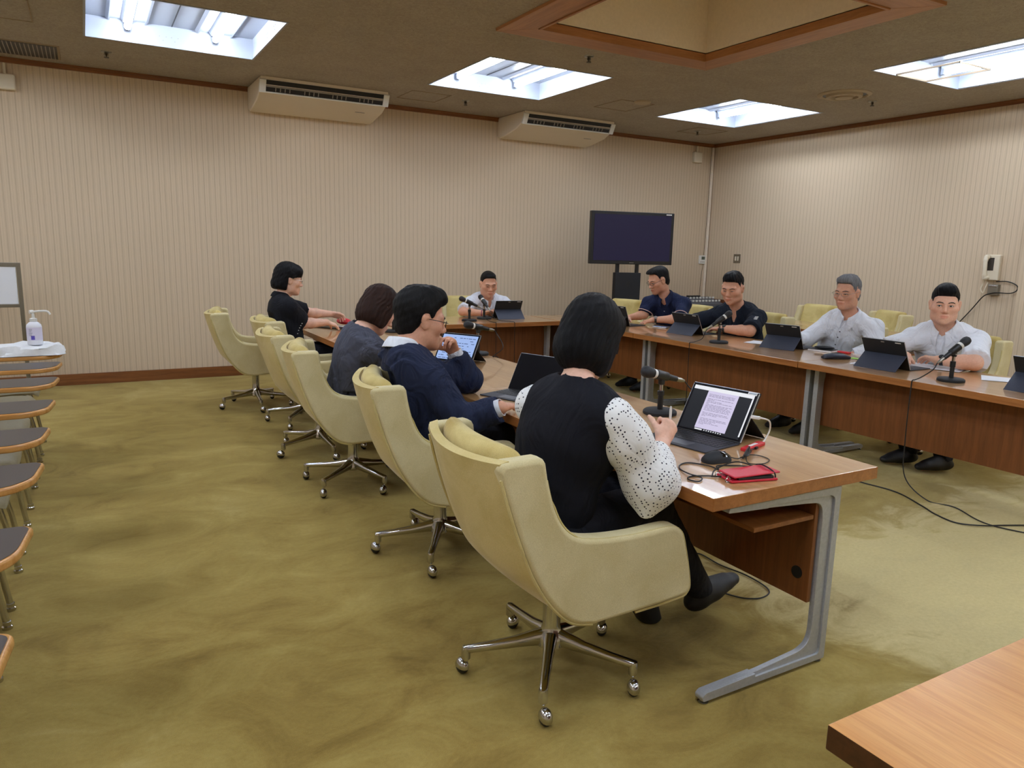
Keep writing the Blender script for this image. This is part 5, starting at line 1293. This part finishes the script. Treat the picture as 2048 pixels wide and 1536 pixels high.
def hair_bob(bottom=-.10, bangs=.030, front=.035, wide=.0, back=.0, lock=-.06, nape=.0, vol=.016, amp=.0035, ear=True, tuft=.002):
    """bottom: where the sides end; bangs: lower edge of the fringe; front: how far forward the side hair reaches"""
    def sh(hf, L, R, hs, Hc):
        hf.ell(L(0, -.020, .040), A3((.084+wide, .102+vol*.5, .086+vol))*hs, R, .01); hf.ell(L(0, -.040, -.045), A3((.084+wide, .076+back, .085))*hs, R, .04*hs)
        for s in (-1, 1): hf.ell(L(s*.066, .010, -.045), A3((.022+wide*.7, .038, .075))*hs, R, .03*hs)
        hf.ell(L(0, .052, .072), A3((.068, .044, .046))*hs, R, .03*hs)
        strands(hf, Hc, R, hs, amp, 26, tuft)
        hf.func(Hc, R, .3*hs, lambda x, y, z: np.minimum(np.minimum(y/hs-front-.0*np.abs(x), bangs-z/hs), .066+.03*(bangs-z/hs > .05)-np.abs(x/hs))*hs, .008*hs)
        hf.func(Hc, R, .3*hs, lambda x, y, z: np.minimum(np.minimum(y/hs-front, lock-z/hs), 1.0)*hs, .008*hs)
        if ear: hf.func(Hc, R, .3*hs, lambda x, y, z: np.minimum(np.minimum(y/hs+.022, .012-z/hs), y*0+.05)*hs, .006*hs)
        hf.func(Hc, R, .3*hs, lambda x, y, z: (bottom+nape*np.clip(-(y/hs), 0, .1)/.1+.006*np.sin(55*x/hs)-z/hs)*hs, .012*hs)
    return sh
# ------------------------------------------------------------------ the nine people
M['trouser_dark'] = mat_cloth('trouser_dark', (30, 31, 38)); M['shoe_black'] = plain('shoe_black', (16, 16, 19), .55); M['sock_pattern'] = grainy('sock_pattern', (60, 60, 66), .8, .6, 60, 0)
M['shirt_white'] = mat_cloth('shirt_white', (226, 230, 238), .8, .02, 300, .9); M['polo_white'] = mat_cloth('polo_white', (222, 227, 238), .85, .03, 300, .7)
M['polo_navy'] = mat_cloth('polo_navy', (30, 38, 66), .85, .1, 300, .8); M['polo_black'] = mat_cloth('polo_black', (24, 30, 42), .85, .1, 300, .8); M['polo_jet'] = mat_cloth('polo_jet', (20, 21, 28), .85, .1, 300, .4)
M['jacket_navy'] = mat_cloth('jacket_navy', (32, 39, 62), .8, .12, 420, 1.0, 0, 7); M['jacket_grey'] = mat_cloth('jacket_grey', (72, 74, 86), .85, .14, 420, .9, 0, 7); M['vest_black'] = mat_cloth('vest_black', (18, 19, 27), .8, .1, 420, .35)
M['dots'] = mat_dots(); M['cuff_stripe'] = plain('cuff_stripe', (222, 190, 180), .8)
SK = {'a': mat_skin('skin_light', (222, 176, 150)), 'b': mat_skin('skin_tan', (208, 158, 130)), 'c': mat_skin('skin_pale', (228, 186, 162))}
HB = mat_hair('hair_black', (4, 4, 6), (16, 16, 21), .36); HS = mat_hair('hair_soft_black', (6, 6, 7), (26, 25, 27), .4); HG = mat_hair('hair_grey', (72, 72, 74), (150, 150, 152), .5); HBR = mat_hair('hair_brown', (26, 15, 12), (66, 42, 34), .4)
M['brow_grey'] = plain('brow_grey', (70, 66, 64), .8); M['frame_black'] = plain('frame_black', (20, 22, 30), .3); M['frame_metal'] = plain('frame_metal', (150, 146, 140), .3, .8); M['button_dark'] = plain('button_dark', (40, 42, 52), .4); M['button_white'] = plain('button_white', (236, 236, 236), .3)
FW = (1, 0, 0); BK = (-1, 0, 0)
def print_logo(c, surf, a, r, mat='white', s=1.0):
    patch(c, surf, M[mat], 'chest_print', [(-.028*s, .004, .012*s, .004), (-.012*s, .004, .012*s, .004), (.012*s, .006, .016*s, .012), (.012*s, -.012, .014*s, .016), (-.006*s, -.008, .010*s, .004)], a, r)

# woman in black vest and polka dot blouse (seen from behind)
def top_p4(c):
    _, s = garment(c, 'vest', M['vest_black'], .018, False, wr=.003, hole=.068, hem=-.10, cutsh=.88, step=.0065)
    F = Field(c['lo'], c['hi'], .0075)
    for S, E, W in ((c['SL'], c['EL'], c['WL']), (c['SR'], c['ER'], c['WR'])):
        d = unit(E-S); dn = A3((0, 0, -1.0)); e = W+(E-W)*.26
        F.cone(S*.62+c['N']*.38-c['up']*.03, S, .056, .063, .03); F.cone(S, S+(E-S)*.35, .063, .074, .03); F.cone(S+(E-S)*.35, E+dn*.015, .070, .080, .04); F.cone(E+dn*.015, E+(W-E)*.42+dn*.022, .080, .066, .04); F.cone(E+(W-E)*.42+dn*.02, e, .066, .036, .03)
        F.cone(E+dn*.03, E+dn*.120-unit(W-E)*.05, .066, .014, .05)
        b = unit(W-E); sl, g_ = F.box(np.minimum(e, W+b*.1)-.08, np.maximum(e, W+b*.1)+.08)
        dd = (g_[0]-e[0])*b[0]+(g_[1]-e[1])*b[1]+(g_[2]-e[2])*b[2]; F.put(sl, -np.broadcast_to(np.minimum(dd, .2-dd), F.V[sl].shape), .004, 'sub')
    wrinkle(F, .006, 33, 52); carve(F, c['D'], 0, .45)
    # the two sleeves are kept as two separate meshes
    mid = (c['SL']+c['SR'])/2; V0 = F.V.copy(); X_, Y_, Z_ = np.meshgrid(*F.c, indexing='ij', sparse=True); dp = (X_-mid[0])*c['rt'][0]+(Y_-mid[1])*c['rt'][1]+(Z_-mid[2])*c['rt'][2]
    for sg in (1, -1): F.V = np.maximum(V0, (-sg*dp+.06).astype(np.float32)); field_object('sleeve', F, M['dots'], c['t'], 2)
    pen = MB().lathe([(.001, -.03), (.004, -.028), (.0045, .02), (.003, .035), (.001, .036)], 10)
    q = c['WR']+unit(c['D']['fr'])*.085+A3((-.005, .0, .022)); tag(pen.build('pen', M['white'], loc=tuple(q)), 'short white pen tip sticking out of the hand in the dotted sleeve', 'pen')
make_person('woman with black bob in black vest and polka dot blouse, seen from behind', (1.29, 1.94, 0), dict(
    head=(1.40, 1.933, 1.135), look=(22, 24, -4), hs=1.0, neck=(1.315, 1.87, 1.0), sl=(1.27, 2.05, .905), sr=(1.345, 1.735, .915), chair=(1.29, 1.94, -3), er=(1.475, 1.70, .735), wr=(1.70, 1.90, .768), el=(1.48, 2.20, .745), wl=(1.72, 2.16, .775), tz=.7095,
    pelvis=(1.225, 1.935, .535), girth=.90, fem=True, arm=.85, nk=.045, fw=.95, kl=(1.62, 2.06, .555), kr=(1.66, 1.90, .555), al=(1.80, 2.06, .10), ar=(2.03, 2.01, .095), tl=(.6, 0, -.8), tr=(.96, .02, .30),
    fr=(.55, .25, .62), nr=(-.1, .95, -.3), fl=(.9, -.1, -.25), nl=(0, -.1, -1), cr=(70, 80, 45), thr=.7, hand=.9, fine=.005, hips=.17), SK['c'],
    dict(shape=hair_bob(bottom=-.112, bangs=.025, front=.030, wide=.006, back=.016, lock=-.075, nape=-.10, vol=.020, ear=False, amp=.002, tuft=.0015), mat=HB), top_p4)
# man in navy suit jacket
def top_p3(c):
    _, s0 = garment(c, 'shirt', M['shirt_white'], .004, False, wr=.001, hole=.056)
    _, s = garment(c, 'jacket', M['jacket_navy'], .020, True, (.90, .92), .010, .14, .070, -.10, fore=True)
    collar(c, M['shirt_white'], .040, .040, .068, .5, .05, 0, .044)
    R = []
    o0 = c['o0']; N, up, fw, rt = c['N'], c['up'], c['fw'], c['rt']
    for i in range(33):          # jacket collar and lapels
        a = .62+(2*PI-1.24)*i/32; d = fw*math.cos(a)+rt*math.sin(a); f = max(0, math.cos(a))**2
        b = N+d*(.082+.012*f)-up*(.018+.05*f)+fw*.012*f
        R.append([tuple(p-o0) for p in (b+up*.020-d*.004, b+up*.024+d*.006, b+d*(.028+.015*f)-up*(.020+.02*f), b+d*(.025+.012*f)-up*(.028+.02*f), b+d*.006-up*.004)])
    MB().rings(R).build('jacket_collar', M['jacket_navy'], c['t'], ang=60)
    for S_, W, E in (('l', c['WL'], c['EL']), ('r', c['WR'], c['ER'])):
        d = unit(W-E); p = E+(W-E)*.92; u = unit(np.cross(d, A3((0, 0, 1)))); v = np.cross(d, u); rr = c['r2']+.009
        MB().rings([[tuple(p+d*x+u*r_*math.cos(2*PI*q/20)+v*r_*math.sin(2*PI*q/20)-o0) for q in range(20)] for x, r_ in ((-.01, rr), (.022, rr), (.022, rr-.003), (-.01, rr-.003))]).build('shirt_cuff', M['shirt_white'], c['t'])
    glasses(c, M['frame_black'], .021, .0135, .0014)
    p = c['at'](.20, .04, .155*c['g']+.035)
    MB().tube([tuple(p+c['rt']*.02*math.cos(a*.6)+c['up']*(.035*math.sin(a*.45)-.01*a*.2)+c['fw']*.01-o0) for a in range(12)], .007, 8).build('white_badge', M['white'], c['t'])
make_person('man with black hair and glasses in navy suit jacket, hand at his chin', (1.373, 3.046, 0), dict(
    chair=(1.373, 3.046, -13), head=(1.315, 3.135, 1.090), look=(-6, 10, 0), hs=1.11, neck=(1.205, 3.09, .945), sl=(1.30, 3.30, .862), sr=(1.27, 2.93, .842), er=(1.375, 2.84, .668), wr=(1.505, 2.715, .745), el=(1.625, 3.27, .765), wl=(1.555, 3.285, .905),
    pelvis=(1.30, 3.08, .57), girth=1.06, arm=1.08, nk=.060, fw=1.05, kl=(1.62, 3.16, .555), kr=(1.62, 2.93, .555), al=(1.72, 3.13, .09), ar=(1.72, 2.90, .09), tl=FW, tr=FW,
    fl=(-.50, -.28, .80), nl=(-.62, -.3, -.45), fr=(.75, .62, -.10), nr=(.1, .0, -1), cl=(48, 60, 40), thl=.9, cr=(14, 20, 12), hand=1.0, fine=.0038, stub=.25), SK['b'],
    dict(shape=hair_short(.016, .010, side=.004, knots=[(-.13, -.082), (-.085, -.080), (-.05, -.068), (-.022, -.030), (-.012, .026), (.010, .028), (.016, .004), (.030, .012), (.038, .040), (.058, .062), (.08, .068), (.13, .070)], amp=.0014, tuft=.003, top=.008), mat=HS), top_p3)
# woman in grey jacket
def top_p2(c):
    garment(c, 'jacket', M['jacket_grey'], .016, True, (.85, .85), .008, .10, .066, -.16, fore=True)
    R = []; o0 = c['o0']; N, up, fw, rt = c['N'], c['up'], c['fw'], c['rt']
    for i in range(33):
        a = .62+(2*PI-1.24)*i/32; d = fw*math.cos(a)+rt*math.sin(a); f = max(0, math.cos(a))**2; b = N+d*(.070+.012*f)-up*(.018+.05*f)+fw*.012*f
        R.append([tuple(p-o0) for p in (b+up*.018-d*.004, b+up*.022+d*.006, b+d*(.026+.015*f)-up*(.018+.02*f), b+d*(.023+.012*f)-up*(.026+.02*f), b+d*.006-up*.004)])
    MB().rings(R).build('jacket_collar', M['jacket_grey'], c['t'], ang=60)
make_person('woman with brown bob in grey jacket bending over the table', (1.32, 4.20, 0), dict(
    head=(1.44, 4.045, 1.055), look=(10, 36, 0), hs=1.02, neck=(1.325, 4.03, .945), sl=(1.36, 4.205, .86), sr=(1.345, 3.88, .85), er=(1.47, 3.90, .70), wr=(1.68, 4.05, .745), el=(1.52, 4.3, .74), wl=(1.74, 4.22, .745),
    chair=(1.32, 4.20, -12), tz=.7095, pelvis=(1.255, 4.13, .555), girth=.92, fem=True, arm=.9, nk=.046, fw=.94, kl=(1.62, 4.3, .555), kr=(1.62, 4.08, .555), al=(1.64, 4.32, .09), ar=(1.64, 4.06, .09), tl=FW, tr=FW,
    fl=(.9, -.1, -.15), nl=(0, -.1, -1), fr=(.9, .2, -.15), nr=(0, .1, -1), hand=.9, eye=.001, fine=.005), SK['c'],
    dict(shape=hair_bob(bottom=-.098, bangs=.028, front=.046, wide=.002, back=.006, lock=-.085, nape=-.03, vol=.016, ear=False, amp=.003), mat=HBR), top_p2)
# woman in black polo at the far left
def top_p1(c):
    o, s = garment(c, 'polo_shirt', M['polo_jet'], .013, True, (.76, .76), .004, .06, .056, -.10, .022)
    collar(c, M['polo_jet'], .026, .036, .060, .5, .03)
    d = unit(c['ER']-c['SR']); p0 = c['SR']+(c['ER']-c['SR'])*.56; v = unit(np.cross(d, c['fw'])); v = v if v[1] < 0 else -v
    for k in range(5):
        q = p0+unit(np.cross(v, d))*(-.03+.015*k)+d*(.004*(2-k)); h = s(q+v*.2, -v)
        if h is not None: MB().sphere(tuple(h+v*.001-c['o0']), (.0055, .002, .0035), 10, 6).build('sleeve_print', M['white'], c['t'])
    glasses(c, M['frame_metal'], .020, .0115, .0011)
make_person('woman with black bob and glasses in black polo shirt reaching over the table', (1.45, 6.0, 0), dict(
    head=(1.395, 6.02, 1.138), look=(-2, 10, 0), hs=.98, neck=(1.325, 6.02, .995), sl=(1.37, 6.185, .93), sr=(1.345, 5.865, .925), er=(1.49, 6.0, .788), wr=(1.725, 6.155, .775), el=(1.62, 6.33, .842), wl=(1.85, 6.47, .815),
    chair=(1.465, 5.90, 0), tz=.7125, pelvis=(1.36, 6.0, .545), girth=.98, fem=True, arm=.98, nk=.047, fw=.96, kl=(1.72, 6.12, .555), kr=(1.72, 5.92, .555), al=(1.92, 6.12, .09), ar=(1.92, 5.92, .09), tl=FW, tr=FW,
    fr=(.92, .12, -.32), nr=(.0, .25, -.95), fl=(.95, .05, -.2), nl=(.1, -.7, -.7), cr=(18, 22, 15), cl=(30, 35, 20), hand=.92, eye=.0022, lips=(.92, .58, .58)), SK['c'],
    dict(shape=hair_bob(bottom=-.086, bangs=.026, front=.022, wide=.004, back=.024, lock=.02, nape=-.006, vol=.018, ear=True, amp=.0015), mat=HB), top_p1)
# man in white polo at the back
def top_p5(c):
    o, s = garment(c, 'polo_shirt', M['polo_white'], .014, True, (.86, .86), .0045, .07, .060, -.10, .020)
    collar(c, M['polo_white'], .030, .040, .070, .5, .04)
    placket(c, s, M['polo_white'], M['button_white'], .88, .55, 3)
    d = unit(c['WR']-c['ER']); p = c['WR']-d*.025
    u = unit(np.cross(d, A3((0, 0, 1)))); v = np.cross(d, u)
    MB().tube([tuple(p+(u*math.cos(2*PI*q/16)+v*math.sin(2*PI*q/16))*(c['r2']+.004)-c['o0']) for q in range(17)], .005, 6).build('wristband', plain('band_magenta', (130, 40, 84), .6), c['t'])
make_person('man in white polo shirt behind two microphones at the back table', (3.85, 7.5, 0), dict(
    head=(3.80, 7.19, 1.035), look=(258, 14, 0), hs=1.10, neck=(3.836, 7.30, .885), sl=(4.04, 7.29, .825), sr=(3.64, 7.28, .83), er=(3.44, 7.085, .752), wr=(3.63, 6.955, .745), el=(4.06, 7.03, .75), wl=(3.82, 6.98, .745),
    chair=(3.80, 7.62, -96), tz=.7095, pelvis=(3.84, 7.53, .565), girth=1.08, arm=1.0, nk=.062, fw=1.06, kl=(3.97, 7.08, .555), kr=(3.75, 7.08, .555), al=(3.97, 7.02, .09), ar=(3.75, 7.02, .09), tl=(0, -1, 0), tr=(0, -1, 0),
    fr=(.75, -.35, .2), nr=(.1, -.4, -.9), fl=(-.85, -.3, .3), nl=(-.1, -.3, -.95), cr=(40, 45, 25), cl=(45, 50, 30), eye=.0016), SK['b'],
    dict(shape=hair_short(.004, .0, [(-.13, -.082), (-.085, -.080), (-.05, -.068), (-.022, -.030), (-.012, .026), (.010, .028), (.014, -.004), (.024, .0), (.034, .046), (.05, .072), (.07, .082), (.13, .084)], .001, 0), mat=HS), top_p5)
# man typing in navy polo
def stripe(c, S, E, q, mat, inf, flare):
    d = unit(E-S); p = S+(E-S)*q; u = unit(np.cross(d, A3((0, 0, 1)))); v = np.cross(d, u); r_ = c['r1']+inf+flare+.0045
    MB().tube([tuple(p-d*.010+(u*math.cos(2*PI*k/24)+v*math.sin(2*PI*k/24))*r_-c['o0']) for k in range(25)], .0035, 6).build('cuff_stripe', M['cuff_stripe'], c['t'])
def top_p6(c):
    o, s = garment(c, 'polo_shirt', M['polo_navy'], .013, True, (.86, .86), .0045, .08, .057, -.10, .016)
    collar(c, M['polo_navy'], .028, .038, .066, .55, .04)
    placket(c, s, M['polo_navy'], M['button_white'], .86, .6, 2)
    print_logo(c, s, .72, -.085)
    for S, E in ((c['SL'], c['EL']), (c['SR'], c['ER'])): stripe(c, S, E, .86, M, .013, .016)
    glasses(c, M['frame_black'], .021, .0125, .0015); watch(c, c['WL'], c['EL'], M['black'], (-.3, -.5, .8), M['silver'])
make_person('man in navy polo with glasses and watch typing on a laptop', (5.33, 6.3, 0), dict(
    head=(5.06, 5.875, 1.142), look=(172, 22, 0), hs=1.08, neck=(5.145, 5.845, .985), sl=(5.235, 5.665, .915), sr=(5.05, 5.985, .905), er=(4.985, 5.975, .785), wr=(4.81, 6.02, .752), el=(5.085, 5.545, .775), wl=(4.885, 5.72, .758),
    chair=(5.52, 6.05, 180), tz=.7095, pelvis=(5.44, 6.0, .57), girth=.96, arm=1.0, nk=.054, fw=.97, kl=(5.0, 5.85, .555), kr=(5.02, 6.1, .555), al=(4.95, 5.84, .09), ar=(4.97, 6.1, .09), tl=BK, tr=BK,
    fr=(-.8, -.45, -.25), nr=(0, 0, -1), fl=(-.85, .35, -.28), nl=(0, .1, -1), cr=(16, 22, 12), cl=(16, 22, 12), eye=.0016, stub=.5), SK['b'],
    dict(shape=hair_short(.006, .004, [(-.13, -.082), (-.085, -.080), (-.05, -.068), (-.022, -.030), (-.012, .026), (.010, .028), (.014, -.002), (.024, .004), (.030, .05), (.045, .076), (.07, .086), (.13, .088)], .0015, .001), mat=HS), top_p6)
# man in black polo
def top_p7(c):
    o, s = garment(c, 'polo_shirt', M['polo_black'], .015, True, (.90, .9), .0045, .09, .060, -.10, .022)
    collar(c, M['polo_black'], .030, .040, .070, .6, .045)
    placket(c, s, M['polo_black'], M['button_white'], .84, .6, 2)
    d = unit(c['EL']-c['SL']); v = unit(A3((-.75, -.55, .2))); v = unit(v-d*float(v@d)); w_ = np.cross(v, d)
    for k in range(3):
        q = c['SL']+(c['EL']-c['SL'])*(.48+.09*k); P4 = []
        for a_, b_ in ((-.010, .002), (.018, .016), (.022, .008), (-.006, -.006)):
            h = s(q+w_*a_+d*(-b_)+v*.25, -v)
            if h is not None: P4.append(tuple(h+v*.002-c['o0']))
        if len(P4) == 4: MB().add(P4, [(0, 1, 2, 3)]).build('sleeve_print', M['white'], c['t'])
    watch(c, c['WL'], c['EL'], M['black'], (-.4, -.4, .8))
make_person('man in black polo shirt looking down, arm on the table, behind a microphone', (5.5, 5.08, 0), dict(
    head=(5.07, 4.87, 1.118), look=(202, 16, 0), hs=1.12, neck=(5.19, 4.90, .945), sl=(5.225, 4.69, .865), sr=(5.13, 5.05, .865), er=(5.02, 5.30, .765), wr=(4.93, 5.14, .752), el=(5.04, 4.60, .758), wl=(4.965, 4.86, .755),
    chair=(5.52, 5.08, 180), tz=.7095, pelvis=(5.46, 5.03, .57), girth=1.1, arm=1.12, nk=.062, fw=1.1, kl=(5.0, 4.86, .555), kr=(5.0, 5.06, .555), al=(4.96, 4.84, .09), ar=(4.96, 5.04, .09), tl=BK, tr=BK,
    fl=(-.35, .93, -.12), nl=(-.1, .1, -1), fr=(-.7, -.5, -.15), nr=(0, 0, -1), cr=(16, 22, 12), cl=(14, 20, 12), eye=.0016), SK['b'],
    dict(shape=hair_short(.012, .012, [(-.13, -.080), (-.085, -.076), (-.05, -.06), (-.022, -.02), (-.012, .028), (.010, .030), (.014, .012), (.024, .016), (.034, .052), (.055, .068), (.075, .074), (.13, .076)], .0025, .003, .006), mat=HB), top_p7)
# grey haired man
def top_p8(c):
    o, s = garment(c, 'dress_shirt', M['shirt_white'], .015, True, (.85, .9), .006, .0, .060, -.10, fore=True)
    collar(c, M['shirt_white'], .036, .048, .067, .45, .05, .008, .046)
    placket(c, s, M['shirt_white'], M['button_dark'], .88, .25, 5)
    P4 = [s(c['at'](a, -.045-dx, .5), -c['fw']) for a, dx in ((.60, .0), (.60, .09), (.42, .085), (.40, .045), (.42, .005))]
    if all(p is not None for p in P4): MB().tube([tuple(p+c['fw']*.002-c['o0']) for p in P4+P4[:1]], .0016, 6).build('pocket_seam', M['shirt_white'], c['t'])
    glasses(c, M['frame_metal'], .022, .0125, .0011)
make_person('grey haired man with glasses in white button down shirt', (5.5, 4.05, 0), dict(
    head=(5.215, 3.80, 1.142), look=(188, 6, 0), hs=1.08, neck=(5.29, 3.815, .96), sl=(5.315, 3.61, .875), sr=(5.25, 3.975, .865), er=(5.10, 4.06, .745), wr=(4.94, 4.03, .748), el=(5.26, 3.53, .72), wl=(5.13, 3.66, .66),
    chair=(5.52, 4.12, 180), tz=.7095, pelvis=(5.47, 4.02, .57), girth=1.04, arm=1.05, nk=.057, fw=1.0, kl=(5.02, 3.86, .555), kr=(5.02, 4.1, .555), al=(4.98, 3.86, .09), ar=(4.98, 4.1, .09), tl=BK, tr=BK,
    fl=(-.8, -.3, -.2), nl=(0, 0, -1), fr=(-.8, -.3, -.15), nr=(0, 0, -1), eye=.0017, brow=M['brow_grey'], lips=(.9, .7, .66)), SK['b'],
    dict(shape=hair_short(.010, .006, [(-.13, -.085), (-.085, -.082), (-.05, -.070), (-.022, -.030), (-.012, .022), (.010, .024), (.016, -.016), (.030, -.006), (.036, .044), (.050, .070), (.07, .076), (.13, .078)], .003, .003, .002), mat=HG), top_p8)
# young man in white shirt
def top_p9(c):
    o, s = garment(c, 'dress_shirt', M['shirt_white'], .016, True, (.92, .92), .0060, .0, .062, -.10, .026)
    collar(c, M['shirt_white'], .036, .050, .070, .5, .055, .012, .046)
    placket(c, s, M['shirt_white'], M['button_white'], .82, .2, 5)
    watch(c, c['WL'], c['EL'], M['blacksoft'], (-.5, -.3, .8))
    d = unit(c['D']['fl']); q = c['WL']+d*.112
    n_ = unit(A3(c['D']['nl'])-d*float(A3(c['D']['nl'])@d)); s_ = np.cross(n_, d); p = q-s_*.0095*c['D'].get('hand', 1)+n_*.004
    MB().tube([tuple(p+(s_*math.cos(2*PI*k/14)+n_*math.sin(2*PI*k/14))*.0098-c['o0']) for k in range(15)], .0016, 6).build('ring', M['chrome'], c['t'])
make_person('young man with short black hair in white short sleeved shirt facing the camera', (5.5, 3.1, 0), dict(
    head=(5.12, 2.965, 1.112), look=(213, 3, 0), hs=1.09, neck=(5.20, 2.985, .945), sl=(5.235, 2.785, .868), sr=(5.135, 3.145, .862), er=(4.985, 3.27, .765), wr=(4.90, 3.06, .752), el=(4.965, 2.635, .762), wl=(4.90, 2.84, .755),
    chair=(5.52, 3.13, 182), tz=.7095, pelvis=(5.46, 3.09, .57), girth=1.08, arm=1.12, nk=.062, fw=1.06, kl=(5.0, 2.98, .555), kr=(5.0, 3.22, .555), al=(4.95, 2.74, .09), ar=(4.90, 2.96, .09), tl=(-.9, .3, 0), tr=(-.9, .3, 0),
    fl=(.30, .95, .02), nl=(-.35, .1, -1), fr=(-.8, -.4, -.2), nr=(0, 0, -1), cl=(24, 28, 16), eye=.0040, gaze=.002), SK['a'],
    dict(shape=hair_short(.012, .008, [(-.13, -.080), (-.085, -.076), (-.05, -.06), (-.022, -.02), (-.012, .024), (.010, .026), (.014, -.002), (.028, .006), (.036, .040), (.055, .056), (.075, .060), (.13, .062)], .002, .0015, .004), mat=HB), top_p9)
# ------------------------------------------------------------------ camera and rendering
cam = bpy.data.cameras.new('camera'); co = bpy.data.objects.new('camera', cam); C.objects.link(co)
F, YAW, PITCH, ROLL = 1479.69, 0.521, 0.1795, 0.0244
fw = Vector((math.sin(YAW)*math.cos(PITCH), math.cos(YAW)*math.cos(PITCH), -math.sin(PITCH)))
r = Vector((math.cos(YAW), -math.sin(YAW), 0)); u = r.cross(fw)
r2 = r*math.cos(ROLL)+u*math.sin(ROLL); u2 = u*math.cos(ROLL)-r*math.sin(ROLL)
m = Matrix((( r2.x, u2.x, -fw.x), (r2.y, u2.y, -fw.y), (r2.z, u2.z, -fw.z)))
co.matrix_world = Matrix.Translation((0, 0, 1.4125)) @ m.to_4x4()
cam.sensor_width = 36; cam.lens = F/2048*36; cam.clip_start = 0.05
sc = bpy.context.scene; sc.camera = co
w = bpy.data.worlds.new('world'); sc.world = w; w.use_nodes = True
w.node_tree.nodes['Background'].inputs[0].default_value = (0, 0, 0, 1)
sc.view_settings.view_transform = 'Standard'; sc.view_settings.look = 'None'; sc.view_settings.gamma = 1; sc.view_settings.use_curve_mapping = False
sc.view_settings.exposure = EXPOSURE
sc.cycles.use_denoising = True
sc.cycles.max_bounces = 8; sc.cycles.diffuse_bounces = 5; sc.cycles.glossy_bounces = 4
sc.cycles.sample_clamp_indirect = 6
sc.cycles.caustics_reflective = False; sc.cycles.caustics_refractive = False
